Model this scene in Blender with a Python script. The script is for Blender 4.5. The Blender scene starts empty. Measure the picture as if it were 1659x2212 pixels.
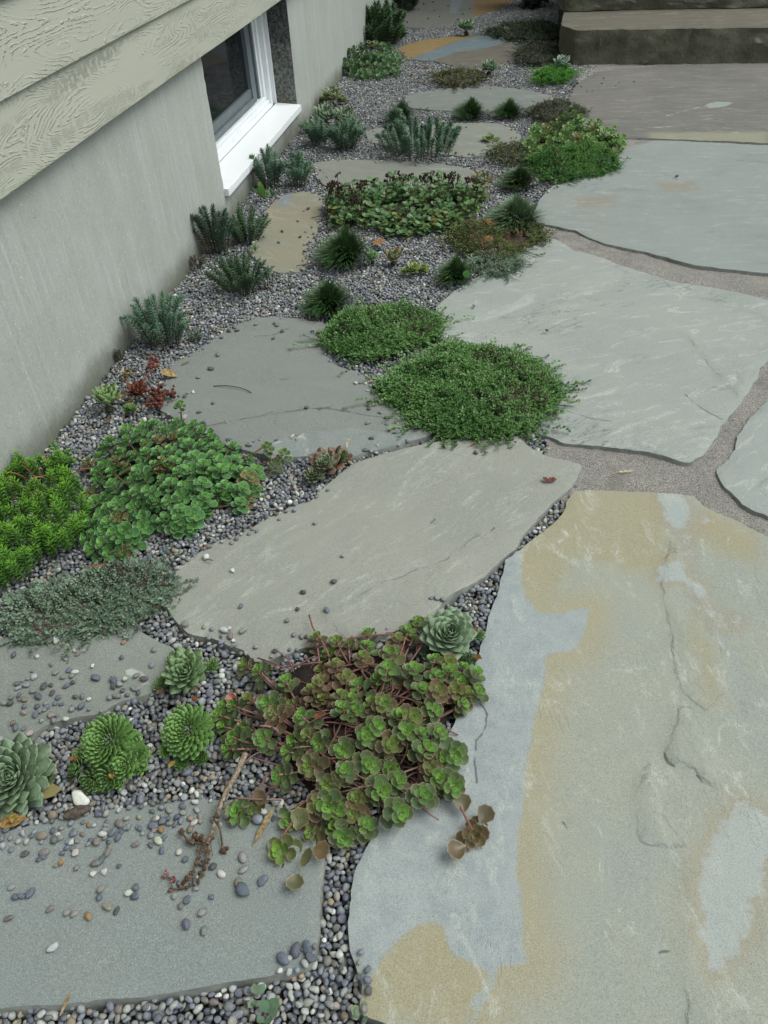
import bpy, math, random
import numpy as np
from mathutils import Vector, Matrix
from mathutils.geometry import delaunay_2d_cdt

R0 = random.Random(7)
NR = np.random.RandomState(11)
scene = bpy.context.scene
COL = scene.collection

# ------------------------------------------------------------------ camera
F = 1700.0; CX, CY = 829.5, 1106.0; H = 1.25
_roll, _pitch = math.radians(3.2), math.radians(41.7)
def _pd(x, y): return np.array([x-CX, -(y-CY), -F])
_nn = F/math.tan(_pitch)
_nad = _pd(CX+_nn*math.sin(_roll), CY+_nn*math.cos(_roll))
_up = -_nad/np.linalg.norm(_nad)
_v = _pd(1216, -432); _v = _v-_v.dot(_up)*_up
_Y = _v/np.linalg.norm(_v); _X = np.cross(_Y, _up)
RW = np.array([_X, _Y, _up]); CAMP = np.array([0, 0, H])
cam_d = bpy.data.cameras.new('camera'); cam = bpy.data.objects.new('camera', cam_d); COL.objects.link(cam)
M = Matrix([list(RW[0])+[0], list(RW[1])+[0], list(RW[2])+[H], [0, 0, 0, 1]])
cam.matrix_world = M
cam_d.sensor_fit = 'VERTICAL'; cam_d.sensor_height = 36; cam_d.sensor_width = 27
cam_d.lens = F/2212*36; cam_d.clip_start = 0.05; cam_d.clip_end = 400
scene.camera = cam

def g(x, y, z=0.0):
    """world point at height z seen at photo position x, y (photo 1659 wide)"""
    d = RW@_pd(x, y); t = (z-H)/d[2]
    return CAMP+t*d
def g2(p, z=0.0): return g(p[0], p[1], z)[:2]
def mpp(x, y):
    """metres per photo unit, across, on the ground there"""
    return np.linalg.norm(g(x+1, y)-g(x, y))

# ------------------------------------------------------------------ light
w = bpy.data.worlds.new('World'); scene.world = w; w.use_nodes = True
nt = w.node_tree; bg = nt.nodes['Background']
sky = nt.nodes.new('ShaderNodeTexSky'); sky.sky_type = 'NISHITA'; sky.sun_disc = False
SUN_EL, SUN_AZ = math.radians(60), math.radians(84)     # azimuth clockwise from +Y
sky.sun_elevation = SUN_EL; sky.sun_rotation = SUN_AZ
sky.air_density = 1.0; sky.dust_density = 4.0; sky.ozone_density = 1.0
hs = nt.nodes.new('ShaderNodeHueSaturation'); hs.inputs['Saturation'].default_value = 0.42
tn = nt.nodes.new('ShaderNodeMix'); tn.data_type = 'RGBA'; tn.blend_type = 'MULTIPLY'; tn.inputs[0].default_value = 1; tn.inputs[7].default_value = (.94, 1.0, .97, 1)
nt.links.new(sky.outputs[0], hs.inputs['Color']); nt.links.new(hs.outputs[0], tn.inputs[6]); nt.links.new(tn.outputs[2], bg.inputs[0])
bg.inputs[1].default_value = 0.115
sl = bpy.data.lights.new('sun', 'SUN'); sl.energy = 0.95; sl.angle = math.radians(38); sl.color = (.97, 1, .945)
so = bpy.data.objects.new('sun', sl); COL.objects.link(so)
sd = Vector((math.sin(SUN_AZ)*math.cos(SUN_EL), math.cos(SUN_AZ)*math.cos(SUN_EL), math.sin(SUN_EL)))
so.rotation_euler = sd.to_track_quat('Z', 'Y').to_euler(); so.location = (3, -3, 8)
scene.view_settings.view_transform = 'Standard'; scene.view_settings.look = 'None'
scene.view_settings.gamma = 1; scene.view_settings.exposure = 0.76
scene.view_settings.use_curve_mapping = False
scene.render.engine = 'CYCLES'
scene.cycles.max_bounces = 6; scene.cycles.diffuse_bounces = 3; scene.cycles.transmission_bounces = 4

# ------------------------------------------------------------------ helpers
def S(c):
    """sRGB 0-255 to linear"""
    return tuple(((v/255)/12.92 if v/255 < .04045 else ((v/255+.055)/1.055)**2.4) for v in c)

def tag(o, label=None, cat=None, group=None, kind=None):
    if label: o['label'] = label
    if cat: o['category'] = cat
    if group: o['group'] = group
    if kind: o['kind'] = kind
    return o
def empty(name, loc, label=None, cat=None, group=None, kind=None):
    o = bpy.data.objects.new(name, None); o.location = loc; o.empty_display_size = .05
    COL.objects.link(o); return tag(o, label, cat, group, kind)
def link(o, parent=None):
    COL.objects.link(o)
    if parent is not None:
        o.parent = parent
        pw = Matrix.Identity(4); p = parent
        chain = []
        while p is not None: chain.append(p); p = p.parent
        for q in reversed(chain): pw = pw@q.matrix_parent_inverse@q.matrix_basis
        o.matrix_parent_inverse = pw.inverted()
    return o

def mesh_np(name, v, f, tint=None, edge=None, smooth=True, attrs=None):
    v = np.asarray(v, np.float32); f = np.asarray(f, np.int32)
    me = bpy.data.meshes.new(name)
    me.vertices.add(len(v)); me.vertices.foreach_set('co', v.ravel())
    n = f.shape[1]
    me.loops.add(f.size); me.loops.foreach_set('vertex_index', f.ravel())
    me.polygons.add(len(f))
    me.polygons.foreach_set('loop_start', np.arange(0, f.size, n, dtype=np.int32))
    me.polygons.foreach_set('loop_total', np.full(len(f), n, np.int32))
    me.polygons.foreach_set('use_smooth', np.full(len(f), smooth))
    me.update(calc_edges=True)
    if tint is None: tint = np.ones((len(v), 3))
    a = me.color_attributes.new('tint', 'FLOAT_COLOR', 'POINT')
    a.data.foreach_set('color', np.concatenate([tint, np.ones((len(v), 1))], 1).astype(np.float32).ravel())
    if edge is not None:
        a = me.attributes.new('edge', 'FLOAT', 'POINT'); a.data.foreach_set('value', np.asarray(edge, np.float32))
    for k, val in (attrs or {}).items():
        a = me.attributes.new(k, 'FLOAT', 'POINT'); a.data.foreach_set('value', np.asarray(val, np.float32))
    return me
def mobj(name, me, mat, parent=None):
    o = bpy.data.objects.new(name, me)
    if mat is not None and len(me.materials) == 0: me.materials.append(mat)
    return link(o, parent)

class Bag:
    """gathers copies of small shapes into one mesh"""
    def __init__(s): s.v = []; s.f = []; s.t = []; s.e = []; s.n = 0
    def inst(s, proto, mats, locs, tints):
        pv, pf, pe = proto; mats = np.asarray(mats); locs = np.asarray(locs); tints = np.asarray(tints)
        k = len(locs)
        if k == 0: return
        V = np.einsum('kij,nj->kni', mats, pv)+locs[:, None, :]
        s.v.append(V.reshape(-1, 3)); s.f.append((pf[None]+(np.arange(k)*len(pv))[:, None, None]+s.n).reshape(-1, 3))
        s.t.append(np.repeat(tints, len(pv), 0)); s.e.append(np.tile(pe, k)); s.n += k*len(pv)
    def raw(s, v, f, tint=(1, 1, 1), edge=0.0):
        v = np.asarray(v, float); f = np.asarray(f, int)
        s.v.append(v); s.f.append(f+s.n)
        t = np.asarray(tint, float); s.t.append(np.tile(t, (len(v), 1)) if t.ndim == 1 else t)
        s.e.append(np.full(len(v), edge, float) if np.isscalar(edge) else edge); s.n += len(v)
    def build(s, name, mat, parent=None, smooth=True):
        me = mesh_np(name, np.concatenate(s.v), np.concatenate(s.f), np.concatenate(s.t), np.concatenate(s.e), smooth)
        return mobj(name, me, mat, parent)

def basis(d, n):
    d = np.asarray(d, float); d = d/np.linalg.norm(d)
    n = np.asarray(n, float); n = n-n.dot(d)*d
    if np.linalg.norm(n) < 1e-6: n = np.cross(d, [1, .3, .2])
    n = n/np.linalg.norm(n); x = np.cross(d, n)
    return np.stack([x, d, n], 1)
def mixc(a, b, t): return tuple(a[i]*(1-t)+b[i]*t for i in range(3))
def jit(c, r, amt=.15):
    k = 1+r.uniform(-amt, amt)
    return tuple(max(0.002, v*k*(1+r.uniform(-amt*.4, amt*.4))) for v in c)

def tube(pts, radii, sides=6):
    pts = np.asarray(pts, float); n = len(pts); V = []; prev = None
    for i in range(n):
        t = pts[min(i+1, n-1)]-pts[max(i-1, 0)]; t = t/(np.linalg.norm(t)+1e-9)
        a = np.cross(t, [0.13, .21, .97]) if prev is None else prev-prev.dot(t)*t
        a = a/(np.linalg.norm(a)+1e-9); b = np.cross(t, a); prev = a
        r = radii[i] if hasattr(radii, '__len__') else radii
        for k in range(sides):
            th = 2*math.pi*k/sides; V.append(pts[i]+r*(math.cos(th)*a+math.sin(th)*b))
    Fc = []
    for i in range(n-1):
        for k in range(sides):
            a0 = i*sides+k; a1 = i*sides+(k+1) % sides; b0 = a0+sides; b1 = a1+sides
            Fc += [(a0, a1, b1), (a0, b1, b0)]
    V.append(pts[0]); V.append(pts[-1])
    for k in range(sides):
        Fc += [(n*sides, (k+1) % sides, k), (n*sides+1, (n-1)*sides+k, (n-1)*sides+(k+1) % sides)]
    return np.array(V), np.array(Fc)
def bez(a, b, c, n=8):
    a, b, c = map(np.asarray, (a, b, c)); t = np.linspace(0, 1, n)[:, None]
    return (1-t)**2*a+2*t*(1-t)*b+t*t*c

# numpy value noise
_perm = NR.rand(4096)
def vnoise(x, y, seed=0):
    x = np.asarray(x, float)+seed*17.31; y = np.asarray(y, float)+seed*9.73
    xi = np.floor(x).astype(np.int64); yi = np.floor(y).astype(np.int64); xf = x-xi; yf = y-yi
    u = xf*xf*(3-2*xf); v = yf*yf*(3-2*yf)
    def h(a, b): return _perm[(a*374761+b*668265+(a*b)*31) % 4096]
    return (h(xi, yi)*(1-u)+h(xi+1, yi)*u)*(1-v)+(h(xi, yi+1)*(1-u)+h(xi+1, yi+1)*u)*v-.5
def fbm(x, y, o=4, seed=0):
    r = 0; a = 1; s = 0
    for i in range(o): r = r+a*vnoise(x*2**i, y*2**i, seed+i*3); s += a; a *= .5
    return r/s*2
def sdf_poly(P, poly):
    """positive inside"""
    P = np.asarray(P); poly = np.asarray(poly); n = len(poly); d = np.full(len(P), 1e9); ins = np.zeros(len(P), bool)
    for i in range(n):
        a = poly[i]; b = poly[(i+1) % n]; e = b-a; w_ = P-a
        t = np.clip((w_@e)/max(e@e, 1e-12), 0, 1); q = w_-t[:, None]*e
        d = np.minimum(d, (q**2).sum(1))
        c = ((a[1] > P[:, 1]) != (b[1] > P[:, 1])) & (P[:, 0] < (b[0]-a[0])*(P[:, 1]-a[1])/((b[1]-a[1]) if b[1] != a[1] else 1e-12)+a[0])
        ins ^= c
    return np.where(ins, 1, -1)*np.sqrt(d)
def dist_line(P, line):
    P = np.asarray(P); d = np.full(len(P), 1e9)
    for a, b in zip(line[:-1], line[1:]):
        e = b-a; w_ = P-a; t = np.clip((w_@e)/max(e@e, 1e-12), 0, 1); q = w_-t[:, None]*e
        d = np.minimum(d, (q**2).sum(1))
    return np.sqrt(d)
def resample(poly, step, closed=True, jag=0.0, seed=0):
    poly = np.asarray(poly, float); out = []; n = len(poly)
    for i in range(n if closed else n-1):
        a = poly[i]; b = poly[(i+1) % n]; L = np.linalg.norm(b-a); k = max(1, int(round(L/step)))
        for j in range(k): out.append(a+(b-a)*j/k)
    if not closed: out.append(poly[-1])
    out = np.array(out)
    if jag > 0:
        # rounded corners first, then an irregular broken edge
        if closed:
            for _ in range(1): out = (np.roll(out, 1, 0)+2*out+np.roll(out, -1, 0))/4
            t = np.roll(out, -1, 0)-np.roll(out, 1, 0)
        else: t = np.gradient(out, axis=0)
        nrm = np.stack([t[:, 1], -t[:, 0]], 1); nrm /= np.linalg.norm(nrm, axis=1)[:, None]+1e-9
        k = 1.3*fbm(out[:, 0]*28, out[:, 1]*28, 3, seed)+.9*vnoise(out[:, 0]*90, out[:, 1]*90, seed+5)+1.2*vnoise(out[:, 0]*9, out[:, 1]*9, seed+8)
        out = out+nrm*(k*jag)[:, None]
    return out

# ------------------------------------------------------------------ material helpers
class N:
    def __init__(s, name):
        s.m = bpy.data.materials.new(name); s.m.use_nodes = True; s.t = s.m.node_tree
        s.b = s.t.nodes['Principled BSDF']; s.L = s.t.links.new
    def n(s, ty, **k):
        x = s.t.nodes.new('ShaderNode'+ty)
        for a, v in k.items(): setattr(x, a, v)
        return x
    def _in(s, sock, v):
        if isinstance(v, bpy.types.NodeSocket): s.L(v, sock)
        elif isinstance(v, (tuple, list)) and sock.type == 'RGBA' and len(v) == 3: sock.default_value = (*v, 1)
        else: sock.default_value = v
    def math(s, op, a, b=0.0, c=None, clamp=False):
        x = s.n('Math', operation=op); x.use_clamp = clamp; s._in(x.inputs[0], a); s._in(x.inputs[1], b)
        if c is not None: s._in(x.inputs[2], c)
        return x.outputs[0]
    def mix(s, f, a, b, blend='MIX'):
        x = s.n('Mix', data_type='RGBA', blend_type=blend); s._in(x.inputs[0], f); s._in(x.inputs[6], a); s._in(x.inputs[7], b)
        return x.outputs[2]
    def rng(s, v, a, b, c=0.0, d=1.0, smooth=True):
        x = s.n('MapRange', interpolation_type='SMOOTHSTEP' if smooth else 'LINEAR'); s._in(x.inputs[0], v)
        x.inputs[1].default_value = a; x.inputs[2].default_value = b; x.inputs[3].default_value = c; x.inputs[4].default_value = d
        return x.outputs[0]
    def pos(s, scale=(1, 1, 1), rotz=0.0, obj=False):
        src = s.n('TexCoord').outputs['Object'] if obj else s.n('NewGeometry').outputs['Position']
        m = s.n('Mapping'); s.L(src, m.inputs[0])
        if rotz:
            m.vector_type = 'POINT'
            m.inputs['Rotation'].default_value = (0, 0, rotz)
            m2 = s.n('Mapping'); s.L(m.outputs[0], m2.inputs[0]); m2.inputs['Scale'].default_value = scale
            return m2.outputs[0]
        m.inputs['Scale'].default_value = scale
        return m.outputs[0]
    def noise(s, vec, scale, detail=4, rough=.55, dist=0.0):
        x = s.n('TexNoise'); s.L(vec, x.inputs['Vector']); x.inputs['Scale'].default_value = scale
        x.inputs['Detail'].default_value = detail; x.inputs['Roughness'].default_value = rough; x.inputs['Distortion'].default_value = dist
        return x.outputs[0]
    def attr(s, name, out='Fac'):
        x = s.n('Attribute', attribute_name=name); return x.outputs[out]
    def bump(s, h, strength=1.0, dist=.001, prev=None):
        x = s.n('Bump'); s._in(x.inputs['Height'], h); x.inputs['Strength'].default_value = strength; x.inputs['Distance'].default_value = dist
        if prev is not None: s.L(prev, x.inputs['Normal'])
        return x.outputs[0]
    def done(s, col=None, rough=.8, normal=None, spec=.3):
        if col is not None: s._in(s.b.inputs['Base Color'], col)
        s._in(s.b.inputs['Roughness'], rough)
        s._in(s.b.inputs['Specular IOR Level'], spec)
        if normal is not None: s.L(normal, s.b.inputs['Normal'])
        return s.m

def leaf_mat(name, margin=None, margin_amt=0.0, rough=.42, transl=.18, spec=.5, vein=0.0):
    k = N(name)
    c = k.mix(1.0, k.n('ObjectInfo').outputs['Color'], k.attr('tint', 'Color'), 'MULTIPLY')
    c = k.mix(1.0, c, (.97, .97, .93), 'MULTIPLY')
    ns = k.noise(k.pos(), 90, 3)
    c = k.mix(k.rng(ns, .35, .7, 0, .45), c, k.mix(1.0, c, (.55, .62, .5), 'MULTIPLY'))
    if margin:
        c = k.mix(k.rng(k.attr('edge'), .6, 1.0, 0, margin_amt), c, margin)
    k.done(c, rough, k.bump(k.noise(k.pos(), 300, 2), .25, .001), spec)
    out = k.t.nodes['Material Output']; tr = k.n('BsdfTranslucent'); k.L(c, tr.inputs[0])
    mx = k.n('MixShader'); mx.inputs[0].default_value = transl
    k.L(k.b.outputs[0], mx.inputs[1]); k.L(tr.outputs[0], mx.inputs[2]); k.L(mx.outputs[0], out.inputs[0])
    return k.m
M_leaf = leaf_mat('leaf')
M_semp = leaf_mat('houseleek_leaf', S((150, 168, 128)), .35, .45, .1)
M_blue = leaf_mat('glaucous_leaf', S((165, 185, 150)), .5, .55, .08)
M_sred = leaf_mat('red_edged_leaf', S((165, 142, 106)), .62, .42, .10)
M_sgrn = leaf_mat('green_stonecrop_leaf', S((165, 198, 146)), .6, .42, .12)
M_need = leaf_mat('needle_leaf', None, 0, .5, .12)
k = N('stem'); M_stem = k.done(k.mix(1.0, k.n('ObjectInfo').outputs['Color'], k.attr('tint', 'Color'), 'MULTIPLY'), .7)
k = N('dry_matter')
dc_ = k.mix(1.0, k.n('ObjectInfo').outputs['Color'], k.attr('tint', 'Color'), 'MULTIPLY')
M_dry = k.done(k.mix(k.rng(k.noise(k.pos(), 160, 4), .35, .65), dc_, k.mix(1.0, dc_, (.45, .4, .36), 'MULTIPLY')), .85,
               k.bump(k.noise(k.pos(), 400, 3), .6, .001))

# ------------------------------------------------------------------ stone
def slab_mat(name, base, second, third, streak=0.0, stretch=5.0, grain=.2, patch=None, patch_b=None, vein=None, halo=None, scuff=None, rough=.82, pocket=False, flaky=.5, pale=None):
    k = N(name)
    P = k.pos(); PS = k.pos((1, stretch, 1), streak)
    n1 = k.noise(P, 2.6, 5, .6); n2 = k.noise(PS, 3.2, 6, .62, .6); n3 = k.noise(P, 28, 5, .65)
    c = k.mix(k.rng(n1, .36, .66), base, second)
    c = k.mix(k.rng(n2, .46, .72, 0, .75), c, third)
    warp = k.math('MULTIPLY', k.math('SUBTRACT', k.noise(P, 30, 7, .72), .5), .022)
    warp2 = k.math('ADD', warp, k.math('MULTIPLY', k.math('SUBTRACT', k.noise(P, 420, 4, .75), .5), .024))
    if halo:
        h = k.math('ADD', k.attr('patch_a'), warp2)
        c = k.mix(k.rng(h, -.085, -.002, 0, .85), c, halo)
    if patch_b:
        h = k.math('ADD', k.attr('patch_b'), k.math('MULTIPLY', warp2, 2.2))
        c = k.mix(k.rng(h, -.03, .035, 0, .9), c, patch_b)
    if patch:
        h = k.math('ADD', k.attr('patch_a'), warp2)
        pc = k.mix(k.rng(n3, .35, .7), patch, k.mix(1, patch, (.82, .85, .88), 'MULTIPLY'))
        c = k.mix(k.rng(h, -.0035, .0035), c, pc)
    if pale:
        h = k.math('ADD', k.attr('pale'), k.math('MULTIPLY', k.math('SUBTRACT', k.noise(P, 22, 8, .8), .5), .10))
        c = k.mix(k.rng(h, -.004, .006, 0, .72), c, pale)
        c = k.mix(k.math('MULTIPLY', k.rng(h, -.03, -.004), k.rng(h, .012, -.002, 0, .3)), c, (.27, .20, .12))
    if scuff:
        sc = k.noise(k.pos((1, stretch*.7, 1), streak), 7, 9, .72, 1.2)
        fine = k.noise(k.pos((1, 2.5, 1), streak), 120, 4, .7)
        m = k.math('MULTIPLY', k.rng(sc, .53, .64), k.rng(fine, .36, .62))
        c = k.mix(k.math('MULTIPLY', m, .72), c, scuff)
    if vein:
        h = k.math('ADD', k.attr('vein'), k.math('MULTIPLY', warp, .45))
        c = k.mix(k.rng(h, -.004, .003, 0, .8), c, vein)
    # sandstone grain
    gr = k.noise(P, 520, 2, .85); gr2 = k.noise(P, 170, 4, .8)
    c = k.mix(k.rng(gr, .53, .66, 0, grain*1.5), c, (.44, .46, .42)); c = k.mix(k.rng(gr, .47, .34, 0, grain*1.5), c, (.05, .055, .05))
    c = k.mix(k.rng(gr2, .3, .7, 0, .22), c, k.mix(1, c, (.74, .74, .74), 'MULTIPLY'))
    c = k.mix(k.rng(k.noise(P, 9, 6, .7), .60, .75, 0, .16), c, (.10, .10, .095))
    # cracks painted darker: caught soil plus the shade inside them
    cr = k.rng(k.math('ADD', k.attr('crack'), k.math('MULTIPLY', warp, .1)), -.003, -.0006)
    c = k.mix(k.math('MULTIPLY', cr, k.rng(k.noise(P, 22, 4), .36, .5, 0, .75)), c, (.06, .06, .055))
    if pocket:
        pk = k.rng(k.math('ADD', k.attr('pocket'), warp), -.002, .003)
        c = k.mix(k.math('MULTIPLY', pk, k.rng(k.noise(P, 300, 3, .7), .42, .6, 0, .8)), c, (.05, .048, .042))
    # broken side faces keep a rougher, browner skin
    nz = k.n('SeparateXYZ'); k.L(k.n('NewGeometry').outputs['True Normal'], nz.inputs[0])
    side = k.rng(nz.outputs[2], .75, .35)
    c = k.mix(side, c, k.mix(k.rng(n3, .3, .7), (.17, .18, .165), (.29, .30, .275)))
    fl = k.math('ADD', k.attr('flake'), k.math('MULTIPLY', warp, 1.3))
    fm = k.rng(k.noise(P, 7, 4, .6), .42, .58)
    b = k.bump(k.math('MULTIPLY', k.rng(fl, -.003, .003), fm), .8, .0022)
    fm2 = k.rng(k.noise(P, 3.3, 3, .6), .50, .62)
    b = k.bump(k.math('MULTIPLY', k.rng(k.noise(PS, 2.0, 7, .72, .5), .50, .515), fm2), flaky, .0016, b)
    b = k.bump(k.rng(k.noise(k.pos((1, stretch*.5, 1), streak), 7, 9, .78, .5), .3, .75), .35*flaky+.12, .0028, b)
    b = k.bump(k.noise(P, 60, 5, .75), .3, .002, b)
    b = k.bump(gr2, .5, .0009, b); b = k.bump(gr, .35, .0006, b)
    return k.done(c, rough, b, .25)

paving = empty('flagstone_paving', (0.3, 2, 0), kind='structure')
SLABS = {}
def slab(key, px, mat, label, top=0.0, thick=.05, step=.012, jag=.0035, patch_a=(), patch_b=(), vein=(), flake=(), crack=(), pocket=(), pale=(), grid=None, name='flagstone', parent=paving, relief=.0012, cat=None, world=False):
    poly = np.array(px, float) if world else np.array([g2(p, top) for p in px])
    out = resample(poly, step, True, jag, seed=len(SLABS)*3+1)
    SLABS[key] = out
    grid = grid or step*1.15
    lo = out.min(0); hi = out.max(0)
    xs = np.arange(lo[0], hi[0], grid); ys = np.arange(lo[1], hi[1], grid)
    G = np.stack(np.meshgrid(xs, ys), -1).reshape(-1, 2); G = G+NR.uniform(-.3, .3, G.shape)*grid
    G = G[sdf_poly(G, out) > grid*.55]
    inner_pts = [out]; edges = [(i, (i+1) % len(out)) for i in range(len(out))]; n = len(out)
    lines = []
    for ln in crack:
        L = np.array([g2(p, top) for p in ln]); L = resample(L, .006, False, .003, seed=n); L = L[sdf_poly(L, out) > .004]
        if len(L) < 2: continue
        lines.append(L); G = G[dist_line(G, L) > grid*.4]
        inner_pts.append(L); edges += [(n+i, n+i+1) for i in range(len(L)-1)]; n += len(L)
    # ring just inside the edge for the rounded arris
    ctr = out.mean(0)
    inner_pts.append(G)
    P = np.concatenate(inner_pts)
    r = delaunay_2d_cdt([Vector(p) for p in P], edges, [], 1, 1e-6)
    V2 = np.array([tuple(p) for p in r[0]]); T = [tuple(f) for f in r[2]]
    T = np.array([f for f in T if len(f) == 3])
    cen = V2[T].mean(1); T = T[sdf_poly(cen, out) > 0]
    a = V2[T[:, 0]]; b = V2[T[:, 1]]; c = V2[T[:, 2]]
    fl = ((b-a)[:, 0]*(c-a)[:, 1]-(b-a)[:, 1]*(c-a)[:, 0]) < 0; T[fl] = T[fl][:, ::-1]
    de = sdf_poly(V2, out)
    z = top+fbm(V2[:, 0]*9, V2[:, 1]*9, 4, 2)*relief+fbm(V2[:, 0]*2.2, V2[:, 1]*2.2, 2, 5)*relief*1.6
    chip = np.clip(.55+1.1*vnoise(V2[:, 0]*26, V2[:, 1]*26, 9), 0, 1.2)
    z -= np.where(de < .003, .0018*chip+.0004, np.where(de < .011, .0004*chip, 0))
    att = {}
    def regs(polys, soft=0):
        s = np.full(len(V2), -1.0)
        for q in polys: s = np.maximum(s, sdf_poly(V2, np.array([g2(p, top) for p in q])))
        return s
    att['patch_a'] = regs(patch_a); att['patch_b'] = regs(patch_b); att['flake'] = regs(flake); att['pocket'] = regs(pocket); att['pale'] = regs(pale)
    s = np.full(len(V2), -1.0)
    for ln, wd in vein: s = np.maximum(s, wd-dist_line(V2, np.array([g2(p, top) for p in ln])))
    att['vein'] = s
    s = np.full(len(V2), -1.0)
    for L in lines: s = np.maximum(s, -dist_line(V2, L))
    att['crack'] = s; z -= np.where(s > -.0007, .0022, 0)
    fq = np.clip((att['flake']+.012*fbm(V2[:, 0]*25, V2[:, 1]*25, 3, 31)+.009)/.018, 0, 1); z += .0042*(fq*fq*(3-2*fq))*np.clip(.8+1.2*fbm(V2[:, 0]*5, V2[:, 1]*5, 2, 7), 0, 1.3)*(top < .1)
    z -= np.clip(att['pocket']*.5, 0, .006)
    # side skirt rings (boundary vertices are the first len(out) of the CDT output in order of input)
    from_in = {}
    for vi, orig in enumerate(r[3]):
        for o_ in orig: from_in[o_] = vi
    ring = [from_in[i] for i in range(len(out))]
    V3 = np.concatenate([V2, z[:, None]], 1); Fs = [T]; base = len(V3); allv = [V3]; prev = np.array(ring); m = len(ring)
    tang = np.roll(out, -1, 0)-np.roll(out, 1, 0); nrm = np.stack([tang[:, 1], -tang[:, 0]], 1); nrm /= np.linalg.norm(nrm, axis=1)[:, None]
    area = (out[:, 0]*np.roll(out[:, 1], -1)-np.roll(out[:, 0], -1)*out[:, 1]).sum()
    if area < 0: nrm = -nrm
    rings = 4 if thick < .1 else 9
    for j in range(1, rings+1):
        zz = top-.004-(thick-.004)*j/rings
        off = (fbm(out[:, 0]*30+j*.9, out[:, 1]*30, 3, 4)*.004 if thick < .1 else fbm(out[:, 0]*9+j*.45, out[:, 1]*9+j*.5, 4, 4)*.022)+.0015
        q = out+nrm*(off+(.0035*j/rings if thick < .1 else 0))[:, None]
        allv.append(np.concatenate([q, np.full((m, 1), zz)+NR.uniform(-.001, .001, (m, 1))], 1))
        cur = np.arange(base, base+m); base += m
        a0, a1, b0, b1 = prev, np.roll(prev, -1), cur, np.roll(cur, -1)
        q1 = np.stack([a0, b0, b1], 1); q2 = np.stack([a0, b1, a1], 1)
        if area < 0: q1 = q1[:, ::-1]; q2 = q2[:, ::-1]
        Fs += [q1, q2]; prev = cur
    Vv = np.concatenate(allv); extra = len(Vv)-len(V2)
    for kk in att: att[kk] = np.concatenate([att[kk], np.tile(att[kk][ring], extra//m)])
    me = mesh_np(name, Vv, np.concatenate(Fs), attrs=att)
    me.set_sharp_from_angle(angle=math.radians(38))
    o = mobj(name, me, mat, parent)
    tag(o, label, cat)
    return o

Z = lambda ox, oy, s, pts: [(ox+s*x, oy+s*y) for x, y in pts]
BIG = Z(995.4, 995.4, .5498, [])
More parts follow.
